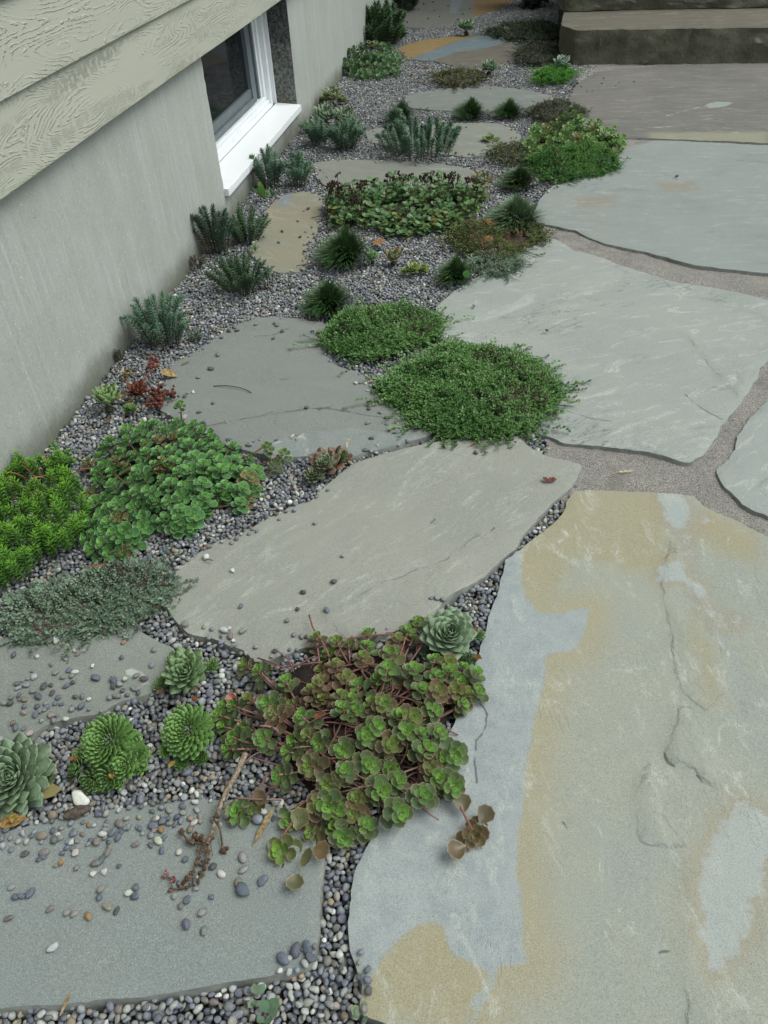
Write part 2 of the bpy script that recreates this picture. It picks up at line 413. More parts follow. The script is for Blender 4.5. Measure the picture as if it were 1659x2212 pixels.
# --- the big tan and blue flagstone bottom right
m_big = slab_mat('stone_tan_blue', (.282, .288, .238), (.262, .276, .240), (.240, .262, .248), math.radians(78), 3.0, .26, flaky=.5,
                 patch=(.290, .320, .320), patch_b=(.285, .258, .165), vein=(.46, .47, .43), halo=(.30, .268, .175), pocket=True, pale=(.318, .352, .348), scuff=(.42, .43, .39))
zz = lambda pts: Z(995.4, 995.4, .5498, pts)
slab('big', [(1240, 1062), (1350, 1060), (1500, 1070), (1522, 1096), (1600, 1130), (1659, 1160), (1800, 1250), (1950, 1700), (2050, 2500), (1500, 2420), (835, 2216), (772, 2190), (786, 2125), (772, 2090), (755, 2052), (753, 1990), (763, 1908), (775, 1870), (797, 1822), (822, 1765), (880, 1700), (945, 1620), (981, 1562), (1005, 1500), (1030, 1425), (1053, 1343), (1068, 1294), (1085, 1245), (1095, 1212), (1128, 1180), (1170, 1150), (1208, 1118)],
     m_big, 'large blotchy tan and blue-grey flagstone', top=.003,
     patch_a=[zz([(232, 330), (240, 400), (235, 470), (262, 540), (300, 592), (350, 602), (405, 598), (470, 575), (506, 574), (500, 620), (485, 660), (470, 715), (440, 745), (380, 752), (335, 755), (330, 850), (312, 930), (290, 1030), (268, 1150), (245, 1280), (250, 1340), (232, 1420), (222, 1520), (222, 1620), (235, 1700), (240, 1800), (235, 1900), (275, 1930), (262, 1985), (205, 1980), (150, 1985), (130, 2060), (75, 2160), (20, 2260), (-40, 2300)])
              + [(1003, 2209), (1020, 2160), (1048, 2120), (1045, 2095), (1010, 2075), (972, 2060), (965, 2012), (950, 1990), (908, 1995), (852, 2035), (800, 2110), (772, 2165), (700, 2180), (640, 1800), (900, 1400), (1040, 1180)],
              ],
     pale=[zz([(935, 1640), (960, 1540), (1005, 1440), (1050, 1380), (1100, 1340), (1150, 1350), (1260, 1430), (1290, 1480), (1200, 1560), (1180, 1680), (1150, 1800), (1100, 1900), (1020, 2010), (975, 1990), (945, 1880), (940, 1760)]),
              zz([(765, 135), (800, 118), (870, 122), (900, 165), (905, 205), (885, 258), (840, 272), (805, 240), (792, 195)]),
              zz([(960, 180), (968, 235), (900, 310), (882, 380), (884, 440), (960, 500), (965, 560), (1000, 600), (1040, 625), (1090, 620), (1075, 655), (1000, 655), (960, 590), (930, 520), (870, 480), (770, 470), (775, 420), (830, 370), (860, 390), (870, 310), (945, 235)])],
     patch_b=[[(1235, 1050), (1425, 1055), (1440, 1150), (1450, 1220), (1380, 1240), (1250, 1200), (1180, 1310), (1130, 1240), (1130, 1170)], [(1490, 1150), (1530, 1100), (1640, 1150), (1640, 1220), (1560, 1200)],
              [(860, 2020), (950, 1980), (1050, 2090), (1010, 2220), (780, 2220), (800, 2100)], [(1500, 1330), (1540, 1400), (1560, 1520), (1530, 1520), (1490, 1400)]],
     vein=[(zz([(1020, 975), (1024, 1040), (1005, 1120), (1020, 1200), (1045, 1295), (1100, 1345), (1170, 1390), (1230, 1430)]), .0022), (zz([(885, 455), (930, 500), (965, 545), (1000, 690), (1060, 770), (1045, 870)]), .002), (zz([(940, 560), (945, 800)]), .0015), (zz([(400, 270), (430, 300), (385, 320)]), .004)],
     flake=[zz([(850, 970), (900, 960), (950, 1060), (1000, 1200), (995, 1280), (940, 1240), (880, 1180), (830, 1195), (800, 1150), (840, 1060)]),
            zz([(820, 300), (900, 460), (960, 520), (1010, 700), (1050, 900), (960, 980), (860, 900), (830, 700), (790, 500)]),
            zz([(880, 1540), (930, 1620), (915, 1800), (925, 2000), (1010, 2060), (1110, 2150), (1300, 2200), (1300, 2400), (900, 2300), (870, 1900)]),
            zz([(740, 1180), (760, 1350), (890, 1530), (700, 1500), (690, 1300)])],
     crack=[[(1035, 1514), (1052, 1541), (1048, 1562), (1028, 1598), (1025, 1650), (1027, 1690)], zz([(800, 1150), (815, 1185), (840, 1195)]), zz([(925, 1235), (945, 1262), (990, 1280)]), zz([(780, 1925), (815, 1922)]), [(1215, 1775), (1222, 1790)]],
     pocket=[zz([(72, 1760), (85, 1745), (92, 1770), (90, 1820), (78, 1850), (66, 1830)])])
# --- the long grey-tan flagstone in the middle
m_mid = slab_mat('stone_warm_grey', (.258, .260, .228), (.232, .236, .210), (.275, .275, .246), math.radians(-52), 5, .26, scuff=(.40, .41, .375), flaky=.12)
slab('mid', [(358, 1312), (372, 1262), (384, 1220), (420, 1200), (470, 1168), (520, 1152), (580, 1118), (640, 1088), (668, 1082), (710, 1040), (765, 1000), (850, 975), (960, 950), (1060, 940), (1125, 934), (1138, 960), (1180, 985), (1257, 1003), (1243, 1040), (1222, 1062), (1196, 1082), (1165, 1118), (1132, 1150), (1112, 1185), (1082, 1210), (1052, 1240), (1010, 1265), (958, 1294), (936, 1324), (860, 1360), (760, 1392), (650, 1402), (601, 1419), (572, 1432), (548, 1428), (530, 1408), (500, 1396), (464, 1378), (405, 1368), (385, 1345), (372, 1330)],
     m_mid, 'long warm grey flagstone crossing the middle', top=.004,
     crack=[[(930, 1130), (940, 1120)], [(1060, 1145), (1066, 1138)]], flake=[[(700, 1330), (820, 1260), (960, 1210), (1040, 1150), (1000, 1270), (900, 1340), (760, 1390)]])
# --- grey slab above it
m_up = slab_mat('stone_grey_green', (.180, .192, .180), (.166, .178, .170), (.195, .205, .192), math.radians(8), 5, .24, flaky=.25, patch=(.212, .232, .222), vein=(.45, .46, .43))
slab('upper', [(455, 735), (500, 705), (551, 683), (600, 684), (650, 688), (698, 695), (712, 735), (705, 770), (730, 792), (780, 806), (808, 845), (860, 880), (905, 905), (935, 940), (850, 965), (760, 985), (700, 980), (600, 992), (500, 965), (420, 925), (345, 885), (352, 840), (372, 785), (420, 760)],
     m_up, 'wide grey-green flagstone between the thyme and the wall', top=.002,
     patch_a=[[(560, 985), (600, 955), (690, 935), (760, 925), (850, 940), (930, 945), (850, 975), (700, 990)]], vein=[([(540, 982), (575, 968), (618, 952), (660, 945)], .002), ([(655, 940), (668, 980)], .003)],
     crack=[[(420, 925), (500, 910), (560, 900), (590, 890), (640, 888), (700, 882), (780, 895), (830, 903)], [(690, 888), (720, 875), (760, 880)], [(550, 725), (590, 722), (625, 708)], [(605, 820), (625, 819)]],
     flake=[[(400, 950), (450, 920), (560, 900), (640, 888), (700, 880), (800, 898), (900, 905), (960, 960), (800, 1000), (500, 1010)]])
# --- bottom left
m_bl = slab_mat('stone_blue_grey', (.188, .210, .202), (.175, .202, .203), (.200, .218, .207), math.radians(15), 2, .27, flaky=.08)
slab('bottom', [(-260, 1840), (-100, 1812), (0, 1800), (144, 1764), (288, 1742), (420, 1726), (560, 1730), (660, 1755), (692, 1800), (696, 1841), (691, 1910), (689, 1980), (684, 2050), (672, 2088), (640, 2099), (560, 2112), (480, 2124), (384, 2143), (240, 2160), (100, 2170), (0, 2178), (-180, 2210)],
     m_bl, 'smooth blue-grey flagstone strewn with pebbles, nearest the bottom left', top=.005, jag=.0022)
# --- left middle
m_l = slab_mat('stone_olive_grey', (.190, .204, .186), (.174, .190, .176), (.225, .236, .215), math.radians(20), 2.5, .26, flaky=.1, vein=(.42, .44, .41))
slab('left', [(-260, 1420), (-100, 1395), (0, 1378), (120, 1350), (200, 1330), (280, 1343), (300, 1360), (345, 1385), (379, 1398), (378, 1420), (362, 1466), (345, 1485), (313, 1500), (260, 1512), (215, 1540), (170, 1545), (121, 1556), (86, 1572), (64, 1592), (30, 1615), (0, 1636), (-200, 1700)],
     m_l, 'grey-green flagstone strewn with pebbles beneath the grey thyme', top=.003, jag=.0025, vein=[([(278, 1450), (300, 1458), (312, 1470)], .007), ([(255, 1502), (300, 1497), (345, 1480)], .004)])
# --- right column
m_r1 = slab_mat('stone_pale_grey', (.280, .300, .278), (.258, .280, .262), (.305, .318, .295), math.radians(-28), 4, .24, flaky=1.1, patch=(.34, .362, .345), scuff=(.46, .48, .45))
slab('right_one', [(1140, 508), (1200, 515), (1240, 540), (1280, 548), (1312, 562), (1360, 578), (1400, 590), (1440, 607), (1520, 618), (1600, 634), (1659, 650), (1760, 690), (1740, 740), (1659, 775), (1605, 860), (1560, 920), (1530, 975), (1490, 1003), (1440, 990), (1400, 980), (1290, 965), (1210, 958), (1160, 935), (1100, 905), (1040, 865), (985, 810), (950, 745), (942, 665), (975, 635), (1010, 608), (1060, 582), (1085, 560), (1110, 528)],
     m_r1, 'largest pale flagstone with whitish scuffs', top=.001, jag=.005,
     patch_a=[[(1015, 690), (1060, 672), (1110, 655), (1140, 632), (1160, 635), (1150, 655), (1110, 672), (1060, 690), (1020, 697)]],
     crack=[[(1480, 850), (1500, 870), (1530, 890), (1560, 905)], [(1195, 880), (1260, 900), (1330, 915)]],
     flake=[[(1170, 880), (1260, 895), (1340, 915), (1420, 905), (1500, 930), (1550, 920), (1500, 1010), (1400, 990), (1200, 960)], [(1400, 590), (1480, 640), (1560, 650), (1680, 700), (1680, 640), (1500, 600)], [(1480, 720), (1640, 780), (1600, 860), (1540, 800)]], pocket=[[(1312, 706), (1322, 703), (1326, 707), (1316, 710)]])
m_r2 = slab_mat('stone_slate_grey', (.232, .255, .245), (.212, .235, .226), (.238, .245, .222), math.radians(-4), 6, .18, flaky=.7, patch_b=(.225, .205, .165), scuff=(.36, .38, .36))
slab('right_two', [(1165, 432), (1192, 400), (1240, 385), (1300, 373), (1325, 350), (1345, 322), (1420, 302), (1520, 306), (1659, 314), (1800, 320), (1850, 600), (1659, 591), (1560, 580), (1500, 572), (1400, 545), (1330, 530), (1280, 516), (1240, 497), (1200, 487), (1165, 482), (1150, 468)],
     m_r2, 'slate-grey flagstone on the right below the purplish one', top=.004, jag=.0045, step=.018,
     patch_b=[[(1240, 430), (1330, 420), (1330, 445), (1250, 450)], [(1420, 395), (1500, 390), (1510, 410), (1430, 415)]], crack=[[(1590, 345), (1659, 350)]])
m_r3 = slab_mat('stone_purple_grey', (.150, .140, .125), (.125, .118, .108), (.176, .178, .155), math.radians(-6), 8, .16, patch=(.27, .30, .27), patch_b=(.24, .235, .17), vein=(.40, .41, .36), scuff=(.33, .34, .31))
slab('right_three', [(1228, 222), (1234, 195), (1255, 175), (1290, 155), (1340, 147), (1450, 142), (1659, 136), (1850, 130), (1900, 300), (1659, 309), (1500, 301), (1420, 298), (1340, 296), (1280, 285), (1240, 262)],
     m_r3, 'purplish brown flagstone in front of the stone steps', top=.003, jag=.0035, step=.022,
     patch_a=[[(1525, 226), (1545, 220), (1585, 221), (1570, 230), (1530, 234)]], patch_b=[[(1400, 285), (1659, 285), (1659, 315), (1400, 305)]], vein=[([(1440, 250), (1490, 238), (1530, 228)], .006), ([(1350, 280), (1450, 273), (1600, 287)], .004)],
     crack=[[(1535, 268), (1580, 272)], [(1600, 272), (1659, 282)]])
m_r4 = slab_mat('stone_pale_flaky', (.285, .308, .290), (.262, .285, .27), (.30, .315, .295), math.radians(-50), 4, .2, flaky=1.1, scuff=(.46, .48, .45))
slab('right_four', [(1659, 862), (1625, 895), (1598, 938), (1585, 975), (1548, 1020), (1560, 1045), (1588, 1078), (1610, 1098), (1659, 1118), (1760, 1160), (1900, 1100), (1900, 800), (1720, 820)],
     m_r4, 'pale flaky flagstone cut off by the right side', top=.0005, jag=.004, flake=[[(1585, 1000), (1640, 1060), (1700, 1100), (1659, 1130), (1590, 1090), (1545, 1030)]])
# --- small stepping slabs near the wall
m_a = slab_mat('stone_ochre', (.235, .215, .150), (.205, .200, .158), (.225, .222, .18), math.radians(30), 3, .15, patch=(.20, .22, .235), scuff=(.36, .35, .29))
slab('tan', [(600, 424), (630, 416), (664, 412), (690, 420), (698, 435), (690, 470), (684, 500), (673, 530), (662, 560), (655, 586), (606, 588), (580, 582), (536, 543), (564, 505), (571, 460)], m_a, 'narrow ochre flagstone by the wall near the window sill', step=.018, patch_a=[[(602, 425), (632, 416), (625, 440), (605, 450)]])
m_b = slab_mat('stone_dull_grey', (.200, .205, .178), (.182, .188, .166), (.22, .22, .188), math.radians(10), 4, .15, scuff=(.32, .33, .30))
slab('behind', [(672, 352), (720, 344), (790, 344), (860, 347), (940, 352), (1010, 362), (1060, 385), (1040, 408), (940, 425), (800, 420), (710, 405), (685, 385)], m_b, 'dull grey flagstone behind the wilting leafy plant', step=.022)
slab('c', [(789, 282), (820, 274), (880, 272), (987, 265), (1035, 264), (1080, 267), (1115, 280), (1128, 296), (1105, 318), (1077, 328), (1013, 339), (965, 333), (900, 325), (834, 314), (795, 305)], m_b, 'grey flagstone behind the upright blue-green stonecrop', step=.025)
m_d = slab_mat('stone_smoke_grey', (.165, .175, .165), (.150, .160, .152), (.185, .19, .175), 0, 4, .12, scuff=(.3, .32, .30))
slab('d', [(869, 210), (905, 198), (949, 193), (1013, 184), (1080, 187), (1140, 194), (1199, 208), (1190, 220), (1152, 233), (1077, 238), (994, 238), (930, 237), (885, 232)], m_d, 'smoke-grey flagstone behind the two dark grass tufts', step=.03)
m_e = slab_mat('stone_rust_blue', (.115, .100, .080), (.095, .085, .072), (.13, .125, .11), math.radians(-10), 5, .1, patch=(.120, .155, .175), patch_b=(.215, .145, .055), scuff=(.3, .26, .2))
slab('e', [(859, 104), (885, 94), (917, 86), (981, 77), (1077, 76), (1100, 90), (1128, 104), (1128, 124), (1085, 138), (1045, 144), (981, 141), (933, 131), (879, 128)], m_e, 'small flagstone half orange rust half blue', step=.03,
     patch_a=[[(880, 131), (930, 112), (985, 90), (1040, 76), (1080, 74), (1100, 90), (1050, 104), (990, 112), (935, 131)]], patch_b=[[(850, 104), (917, 82), (1035, 74), (985, 90), (930, 112), (880, 130)]])
m_f = slab_mat('stone_mossy_grey', (.135, .14, .122), (.12, .125, .11), (.15, .152, .135), math.radians(80), 4, .1, patch=(.16, .18, .19), patch_b=(.18, .11, .04))
slab('f', [(868, 58), (872, 20), (890, -25), (960, -45), (1100, -40), (1110, 0), (1075, 22), (1035, 32), (1010, 46), (960, 55), (917, 61)], m_f, 'furthest mossy grey flagstone with an orange end', step=.035,
     patch_a=[[(985, -40), (1020, -40), (1000, 0), (985, 30), (970, 30)]], patch_b=[[(1030, -60), (1120, -60), (1120, 30), (1020, 40)]])

# ------------------------------------------------------------------ stone steps
m_s1 = slab_mat('step_sandstone', (.118, .104, .078), (.100, .090, .070), (.15, .138, .112), math.radians(-6), 7, .14, scuff=(.34, .31, .25))
k = N('step_face'); P = k.pos()
c = k.mix(k.rng(k.noise(P, 5, 6, .65), .35, .68), (.11, .108, .075), (.16, .155, .115))
c = k.mix(k.rng(k.noise(P, 60, 5, .7), .45, .7, 0, .5), c, (.05, .052, .035))
m_sf = k.done(c, .9, k.bump(k.noise(P, 26, 7, .7), 1, .012), .2)
def step_block(label, pts, top, thick):
    o = slab('step%f' % top, pts, m_s1, label, top=top, thick=thick, step=.03, jag=.009, name='stone_step', parent=None, cat='step', world=True, relief=.003)
    o.data.materials.append(m_sf)
    nz = np.empty(len(o.data.polygons)*3); o.data.polygons.foreach_get('normal', nz); nz = nz.reshape(-1, 3)
    o.data.polygons.foreach_set('material_index', (np.abs(nz[:, 2]) < .55).astype(np.int32))
    return o
step_block('lowest brown stone step with a dark mossy front', [(.20, 5.74), (.7, 5.725), (1.4, 5.74), (2.8, 5.72), (2.85, 6.6), (.15, 6.6), (.12, 6.2), (.10, 5.9)], .185, .23)
step_block('upper stone step resting on the lowest one', [(.12, 6.30), (.9, 6.32), (2.85, 6.36), (2.9, 7.2), (.10, 7.2), (.07, 6.7)], .36, .17)
step_block('third stone step behind the upper one', [(.16, 6.95), (1.0, 6.93), (2.85, 6.98), (2.9, 7.9), (.14, 7.9)], .54, .18)

# ------------------------------------------------------------------ ground sheets
def flat(name, pts, z, mat, sub=0):
    me = bpy.data.meshes.new(name); me.from_pydata([(p[0], p[1], z) for p in pts], [], [list(range(len(pts)))])
    o = mobj(name, me, mat); tag(o, kind='structure'); return o
k = N('soil'); P = k.pos()
M_soil = k.done(k.mix(k.rng(k.noise(P, 40, 6, .7), .35, .7), (.022, .019, .015), (.055, .047, .038)), .95, k.bump(k.noise(P, 180, 6, .7), 1, .006))
flat('soil_ground', [(-1.28, -200), (200, -200), (200, 200), (-1.28, 200)], -.034, M_soil)
flat('soil_ground', [(-200, -200), (-1.284, -200), (-1.284, 200), (-200, 200)], -.034, M_soil)
k = N('sand'); P = k.pos()
c = k.mix(k.rng(k.noise(P, 6, 4), .35, .65), (.24, .222, .20), (.19, .182, .170))
c = k.mix(k.rng(k.noise(P, 330, 2, .8), .52, .62), c, (.42, .40, .37)); c = k.mix(k.rng(k.noise(P, 280, 2, .8), .47, .36), c, (.07, .062, .055))
c = k.mix(k.rng(k.noise(P, 9, 5, .7), .52, .68, 0, .5), c, (.12, .11, .10))
M_sand = k.done(c, .95, k.bump(k.noise(P, 330, 3, .8), 1, .003, k.bump(k.noise(P, 30, 4), .6, .012)))
SAND = np.array([g2(p) for p in [(1150, 470), (1300, 420), (1340, 290), (1230, 150), (1290, 125), (1900, 100), (2300, 600), (2300, 1600), (1500, 1300), (1240, 1150), (1215, 1085), (1190, 1000), (1175, 975), (1195, 900), (1300, 700), (1200, 540)]])
def sand_sheet():
    lo = SAND.min(0); hi = SAND.max(0)
    b = resample(SAND, .03, True, .008, 77)
    xs = np.arange(lo[0], min(hi[0], 2.5), .022); ys = np.arange(lo[1], hi[1], .022)
    G = np.stack(np.meshgrid(xs, ys), -1).reshape(-1, 2); G = G[sdf_poly(G, b) > .015]
    P_ = np.concatenate([b, G]); r = delaunay_2d_cdt([Vector(p) for p in P_], [(i, (i+1) % len(b)) for i in range(len(b))], [], 1, 1e-6)
    V = np.array([tuple(p) for p in r[0]]); T = np.array([f for f in r[2] if len(f) == 3]); T = T[sdf_poly(V[T].mean(1), b) > 0]
    z = -.0065+.0035*fbm(V[:, 0]*14, V[:, 1]*14, 3, 3)-.02*np.clip(.03-sdf_poly(V, b), 0, 1)
    a, bb, c = V[T[:, 0]], V[T[:, 1]], V[T[:, 2]]; fl = ((bb-a)[:, 0]*(c-a)[:, 1]-(bb-a)[:, 1]*(c-a)[:, 0]) < 0; T[fl] = T[fl][:, ::-1]
    tag(mobj('sand_joint', mesh_np('sand_joint', np.concatenate([V, z[:, None]], 1), T), M_sand), kind='structure')
sand_sheet()

# ------------------------------------------------------------------ house
XW = -1.245
house = empty('house', (XW, 3.7, 0), 'house with pale green lap siding above a grey concrete foundation and basement window', 'house')
k = N('board_formed_concrete'); P = k.pos()
PV = k.pos((1, 1, .035)); 
c = k.mix(k.rng(k.noise(PV, 11, 5, .6), .33, .68), (.345, .365, .342), (.385, .402, .378))
c = k.mix(k.rng(k.noise(PV, 75, 3, .6), .42, .7, 0, .45), c, (.32, .335, .315))
c = k.mix(k.rng(k.noise(PV, 38, 4, .7), .56, .66, 0, .5), c, (.45, .48, .46))
c = k.mix(k.rng(k.noise(P, 4.5, 7, .7), .45, .62, 0, .5), c, (.32, .335, .295))
c = k.mix(k.rng(k.noise(P, 150, 3, .7, 1.5), .60, .65, 0, .7), c, (.60, .63, .60))
c = k.mix(k.rng(k.noise(P, 90, 3, .7), .30, .22, 0, .4), c, (.10, .11, .10))
sx = k.n('SeparateXYZ'); k.L(P, sx.inputs[0])
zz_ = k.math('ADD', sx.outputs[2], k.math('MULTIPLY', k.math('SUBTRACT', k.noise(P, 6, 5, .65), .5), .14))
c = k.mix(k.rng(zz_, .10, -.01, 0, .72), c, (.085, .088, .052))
bmp = k.bump(k.noise(PV, 90, 3, .7), .55, .003, k.bump(k.noise(PV, 12, 3), .5, .006))
bmp = k.bump(k.rng(k.noise(P, 130, 4, .75, 1.5), .6, .7), .7, .002, bmp); bmp = k.bump(k.noise(P, 400, 3, .7), .35, .001, bmp)
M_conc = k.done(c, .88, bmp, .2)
k = N('broken_concrete'); P = k.pos()
c = k.mix(k.rng(k.noise(P, 70, 5, .75), .38, .62), (.075, .080, .072), (.27, .285, .265))
sx = k.n('SeparateXYZ'); k.L(P, sx.inputs[0])
zq = k.math('ADD', sx.outputs[2], k.math('MULTIPLY', k.noise(P, 10, 4), .08))
c = k.mix(k.rng(zq, .43, .445, 0, .55), c, k.mix(1, c, (.32, .34, .36), 'MULTIPLY'))
c = k.mix(k.rng(k.noise(P, 12, 4), .5, .65, 0, .4), c, (.16, .12, .085))
M_rev = k.done(c, .95, k.bump(k.noise(P, 90, 6, .8), 1, .012), .15)

OY0, OY1, OZ0, OZ1 = 3.132, 4.356, .088, .70
def wall_panel():
    """foundation face with its opening; front at XW, .22 thick; the opening's edge is rough"""
    bag = Bag()
    def grid(y0, y1, z0, z1, st=.03, rough_l=False, rough_r=False):
        ny = max(1, int((y1-y0)/st)); nz = max(1, int((z1-z0)/st))
        Yg, Zg = np.meshgrid(np.linspace(y0, y1, ny+1), np.linspace(z0, z1, nz+1), indexing='ij')
        X = np.full_like(Yg, XW)+.0022*fbm(Yg*16, Zg*.8, 3, 3)+.0006*fbm(Yg*40, Zg*2, 2, 8)
        if rough_l: Yg[0] += .005*fbm(Zg[0]*40, Zg[0]*0, 3, 5)
        if rough_r: Yg[-1] += .006*fbm(Zg[-1]*40, Zg[-1]*0, 3, 6)
        V = np.stack([X, Yg, Zg], -1).reshape(-1, 3); n = nz+1; Fc = []
        for i in range(ny):
            for j in range(nz):
                a = i*n+j; Fc += [(a, a+n, a+n+1), (a, a+n+1, a+1)]
        bag.raw(V, Fc)
    grid(-2, OY0, -.2, .74, .012, rough_r=True); grid(OY1, 11, -.2, .74, .012, rough_l=True); grid(OY0, OY1, -.2, OZ0, .012)
    return bag.build('foundation_wall', M_conc, house)
wall_panel()
def box(bag, x0, x1, y0, y1, z0, z1, bev=0.0, tint=(1, 1, 1)):
    v = [(x, y, z) for x in (x0, x1) for y in (y0, y1) for z in (z0, z1)]
    f = [(0, 1, 3), (0, 3, 2), (4, 6, 7), (4, 7, 5), (0, 4, 5), (0, 5, 1), (2, 3, 7), (2, 7, 6), (0, 2, 6), (0, 6, 4), (1, 5, 7), (1, 7, 3)]
    bag.raw(v, f, tint)
def bevel(o, w_=.002, seg=2):
    b = o.modifiers.new('bevel', 'BEVEL'); b.width = w_; b.segments = seg; b.limit_method = 'ANGLE'; b.angle_limit = .6
    for p in o.data.polygons: p.use_smooth = False
    return o
def reveal(y, sgn, name):
    nx, nz = 18, 60
    Xg, Zg = np.meshgrid(np.linspace(XW-.001, XW-.21, nx+1), np.linspace(OZ0, .74, nz+1), indexing='ij')
    edge = .006*fbm(Zg[0]*40, Zg[0]*0, 3, 6 if sgn < 0 else 5)
    Yg = y+sgn*.001+.007*fbm(Xg*26, Zg*26, 4, 12)*np.clip((XW-Xg)/.02, 0, 1); Yg[0] = y+edge*0
    V = np.stack([Xg, Yg, Zg], -1).reshape(-1, 3); n = nz+1; Fc = []
    for i in range(nx):
        for j in range(nz):
            a = i*n+j; Fc += [(a, a+1, a+n+1), (a, a+n+1, a+n)]
    b = Bag(); b.raw(V, Fc); return b.build(name, M_rev, house)
reveal(OY1, -1, 'window_reveal'); reveal(OY0, 1, 'window_reveal')
b = Bag(); box(b, XW-.4, XW-.215, -2, OY0-.0, -.2, .74); box(b, XW-.4, XW-.215, OY1, 11, -.2, .74); box(b, XW-.4, XW-.012, OY0-.01, OY1+.01, -.2, OZ0-.03)
b.build('foundation_core', M_conc, house, False)
k = N('white_vinyl'); P = k.pos()
M_white = k.done(k.mix(k.rng(k.noise(P, 25, 6, .7), .55, .75, 0, .5), (.76, .78, .80), (.60, .61, .58)), .38, None, .4)
k = N('dark_sash'); M_sash = k.done(k.mix(k.rng(k.noise(k.pos(), 20, 4), .4, .7), (.125, .15, .165), (.15, .175, .19)), .45, None, .4)
k = N('insect_screen'); M_room = k.done((.006, .007, .009), .9)
k = N('glass_pane'); M_glass = k.done((.010, .012, .015), .06, k.bump(k.noise(k.pos(), 3, 2), .05, .01), .5)
win = empty('window', (XW-.1, 3.74, OZ0)); COL.objects.unlink(win); link(win, house)
def wpart(name, boxes, mat, bw=.0025):
    b = Bag()
    for q in boxes: box(b, *q)
    o = b.build(name, mat, win, False); 
    return bevel(o, bw) if bw else o
# sloped sill
xi, xo = XW-.112, XW+.022
b = Bag()
v = [(xi, OY0-.002, .126), (xi, OY1+.001, .126), (xo, OY1+.001, .117), (xo, OY0-.002, .117), (xi, OY0-.002, .084), (xi, OY1+.001, .084), (xo, OY1+.001, .088), (xo, OY0-.002, .088)]
# horns project just past the face of the wall
b.raw(v, [(0, 3, 2), (0, 2, 1), (4, 5, 6), (4, 6, 7), (0, 1, 5), (0, 5, 4), (2, 3, 7), (2, 7, 6), (1, 2, 6), (1, 6, 5), (3, 0, 4), (3, 4, 7)])
o = b.build('window_sill', M_white, win, False); bevel(o, .004, 3)
T_ = .72
wpart('window_frame', [(XW-.175, XW-.106, OY1-.022, OY1-.004, .1265, T_), (XW-.175, XW-.128, OY1-.0525, OY1-.0222, .1265, T_), (XW-.175, XW-.114, OY1-.0805, OY1-.0527, .1265, T_),
                       (XW-.175, XW-.106, OY0+.004, OY0+.022, .1265, T_), (XW-.175, XW-.128, OY0+.0222, OY0+.0525, .1265, T_), (XW-.175, XW-.114, OY0+.0527, OY0+.0805, .1265, T_),
                       (XW-.175, XW-.1125, OY0+.0807, OY1-.0807, .1265, .143), (XW-.175, XW-.1235, OY0+.0807, OY1-.0807, .1432, .160), (XW-.175, XW-.1355, OY0+.0807, OY1-.0807, .1602, .180)], M_white)
wpart('window_stop', [(XW-.175, XW-.136, OY1-.108, OY1-.081, .1802, T_), (XW-.175, XW-.148, OY1-.125, OY1-.1082, .1802, T_)], M_white)
wpart('window_stop', [(XW-.175, XW-.136, OY0+.081, OY0+.125, .1802, T_)], M_white)
ya, yb = OY0+.1255, OY1-.1255
wpart('window_sash', [(XW-.19, XW-.150, yb-.022, yb-.0002, .1803, T_), (XW-.19, XW-.162, yb-.060, yb-.0222, .1803, T_), (XW-.19, XW-.153, yb-.115, yb-.0602, .1803, T_),
                      (XW-.19, XW-.150, ya, yb-.1152, .1803, .208), (XW-.19, XW-.160, ya, yb-.1152, .2082, .250), (XW-.19, XW-.150, ya, ya+.05, .2502, T_)], M_sash)
wpart('glass_pane', [(XW-.178, XW-.172, ya+.0502, yb-.1154, .2504, T_)], M_glass, 0)
b = Bag(); box(b, XW-.6, XW-.2, OY0-.2, OY1+.2, -.1, .9); 
# siding
k = N('fibre_cement_siding')
P0 = k.pos((1, .24, 1.5))
warp = k.noise(P0, 4.2, 3, .5, .5); 
wv = k.n('TexNoise'); k.L(P0, wv.inputs['Vector']); wv.inputs['Scale'].default_value = 4.2; wv.inputs['Detail'].default_value = 2.2; wv.inputs['Roughness'].default_value = .42; wv.inputs['Distortion'].default_value = .25
rip = k.math('SINE', k.math('MULTIPLY', k.math('ADD', wv.outputs[0], k.math('MULTIPLY', k.noise(P0, 70, 3, .6), .018)), 430.0))
msk = k.rng(k.noise(P0, 9, 3, .6), .36, .56)
rip = k.math('MULTIPLY', k.rng(rip, .1, 1.0), msk)
brk = k.rng(k.noise(k.pos((1, 1, 1)), 55, 3, .6), .40, .55)
rip = k.math('MULTIPLY', rip, brk)
c = k.mix(k.rng(k.noise(k.pos((1, .4, 2)), 5, 5), .35, .7), (.39, .395, .335), (.37, .375, .318))
c = k.mix(k.rng(k.noise(k.pos(), 18, 5, .7), .6, .75, 0, .25), c, (.33, .37, .26))
sx = k.n('SeparateXYZ'); k.L(k.pos(), sx.inputs[0])
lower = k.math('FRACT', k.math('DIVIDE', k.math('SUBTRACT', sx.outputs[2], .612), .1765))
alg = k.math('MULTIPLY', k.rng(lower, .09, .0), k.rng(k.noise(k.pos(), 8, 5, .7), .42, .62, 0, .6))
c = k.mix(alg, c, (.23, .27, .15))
bm = k.bump(rip, 1, .0022); bm = k.bump(k.noise(k.pos((1, .3, 1)), 160, 4, .6), .25, .0012, bm)
M_side = k.done(c, .62, bm, .3)
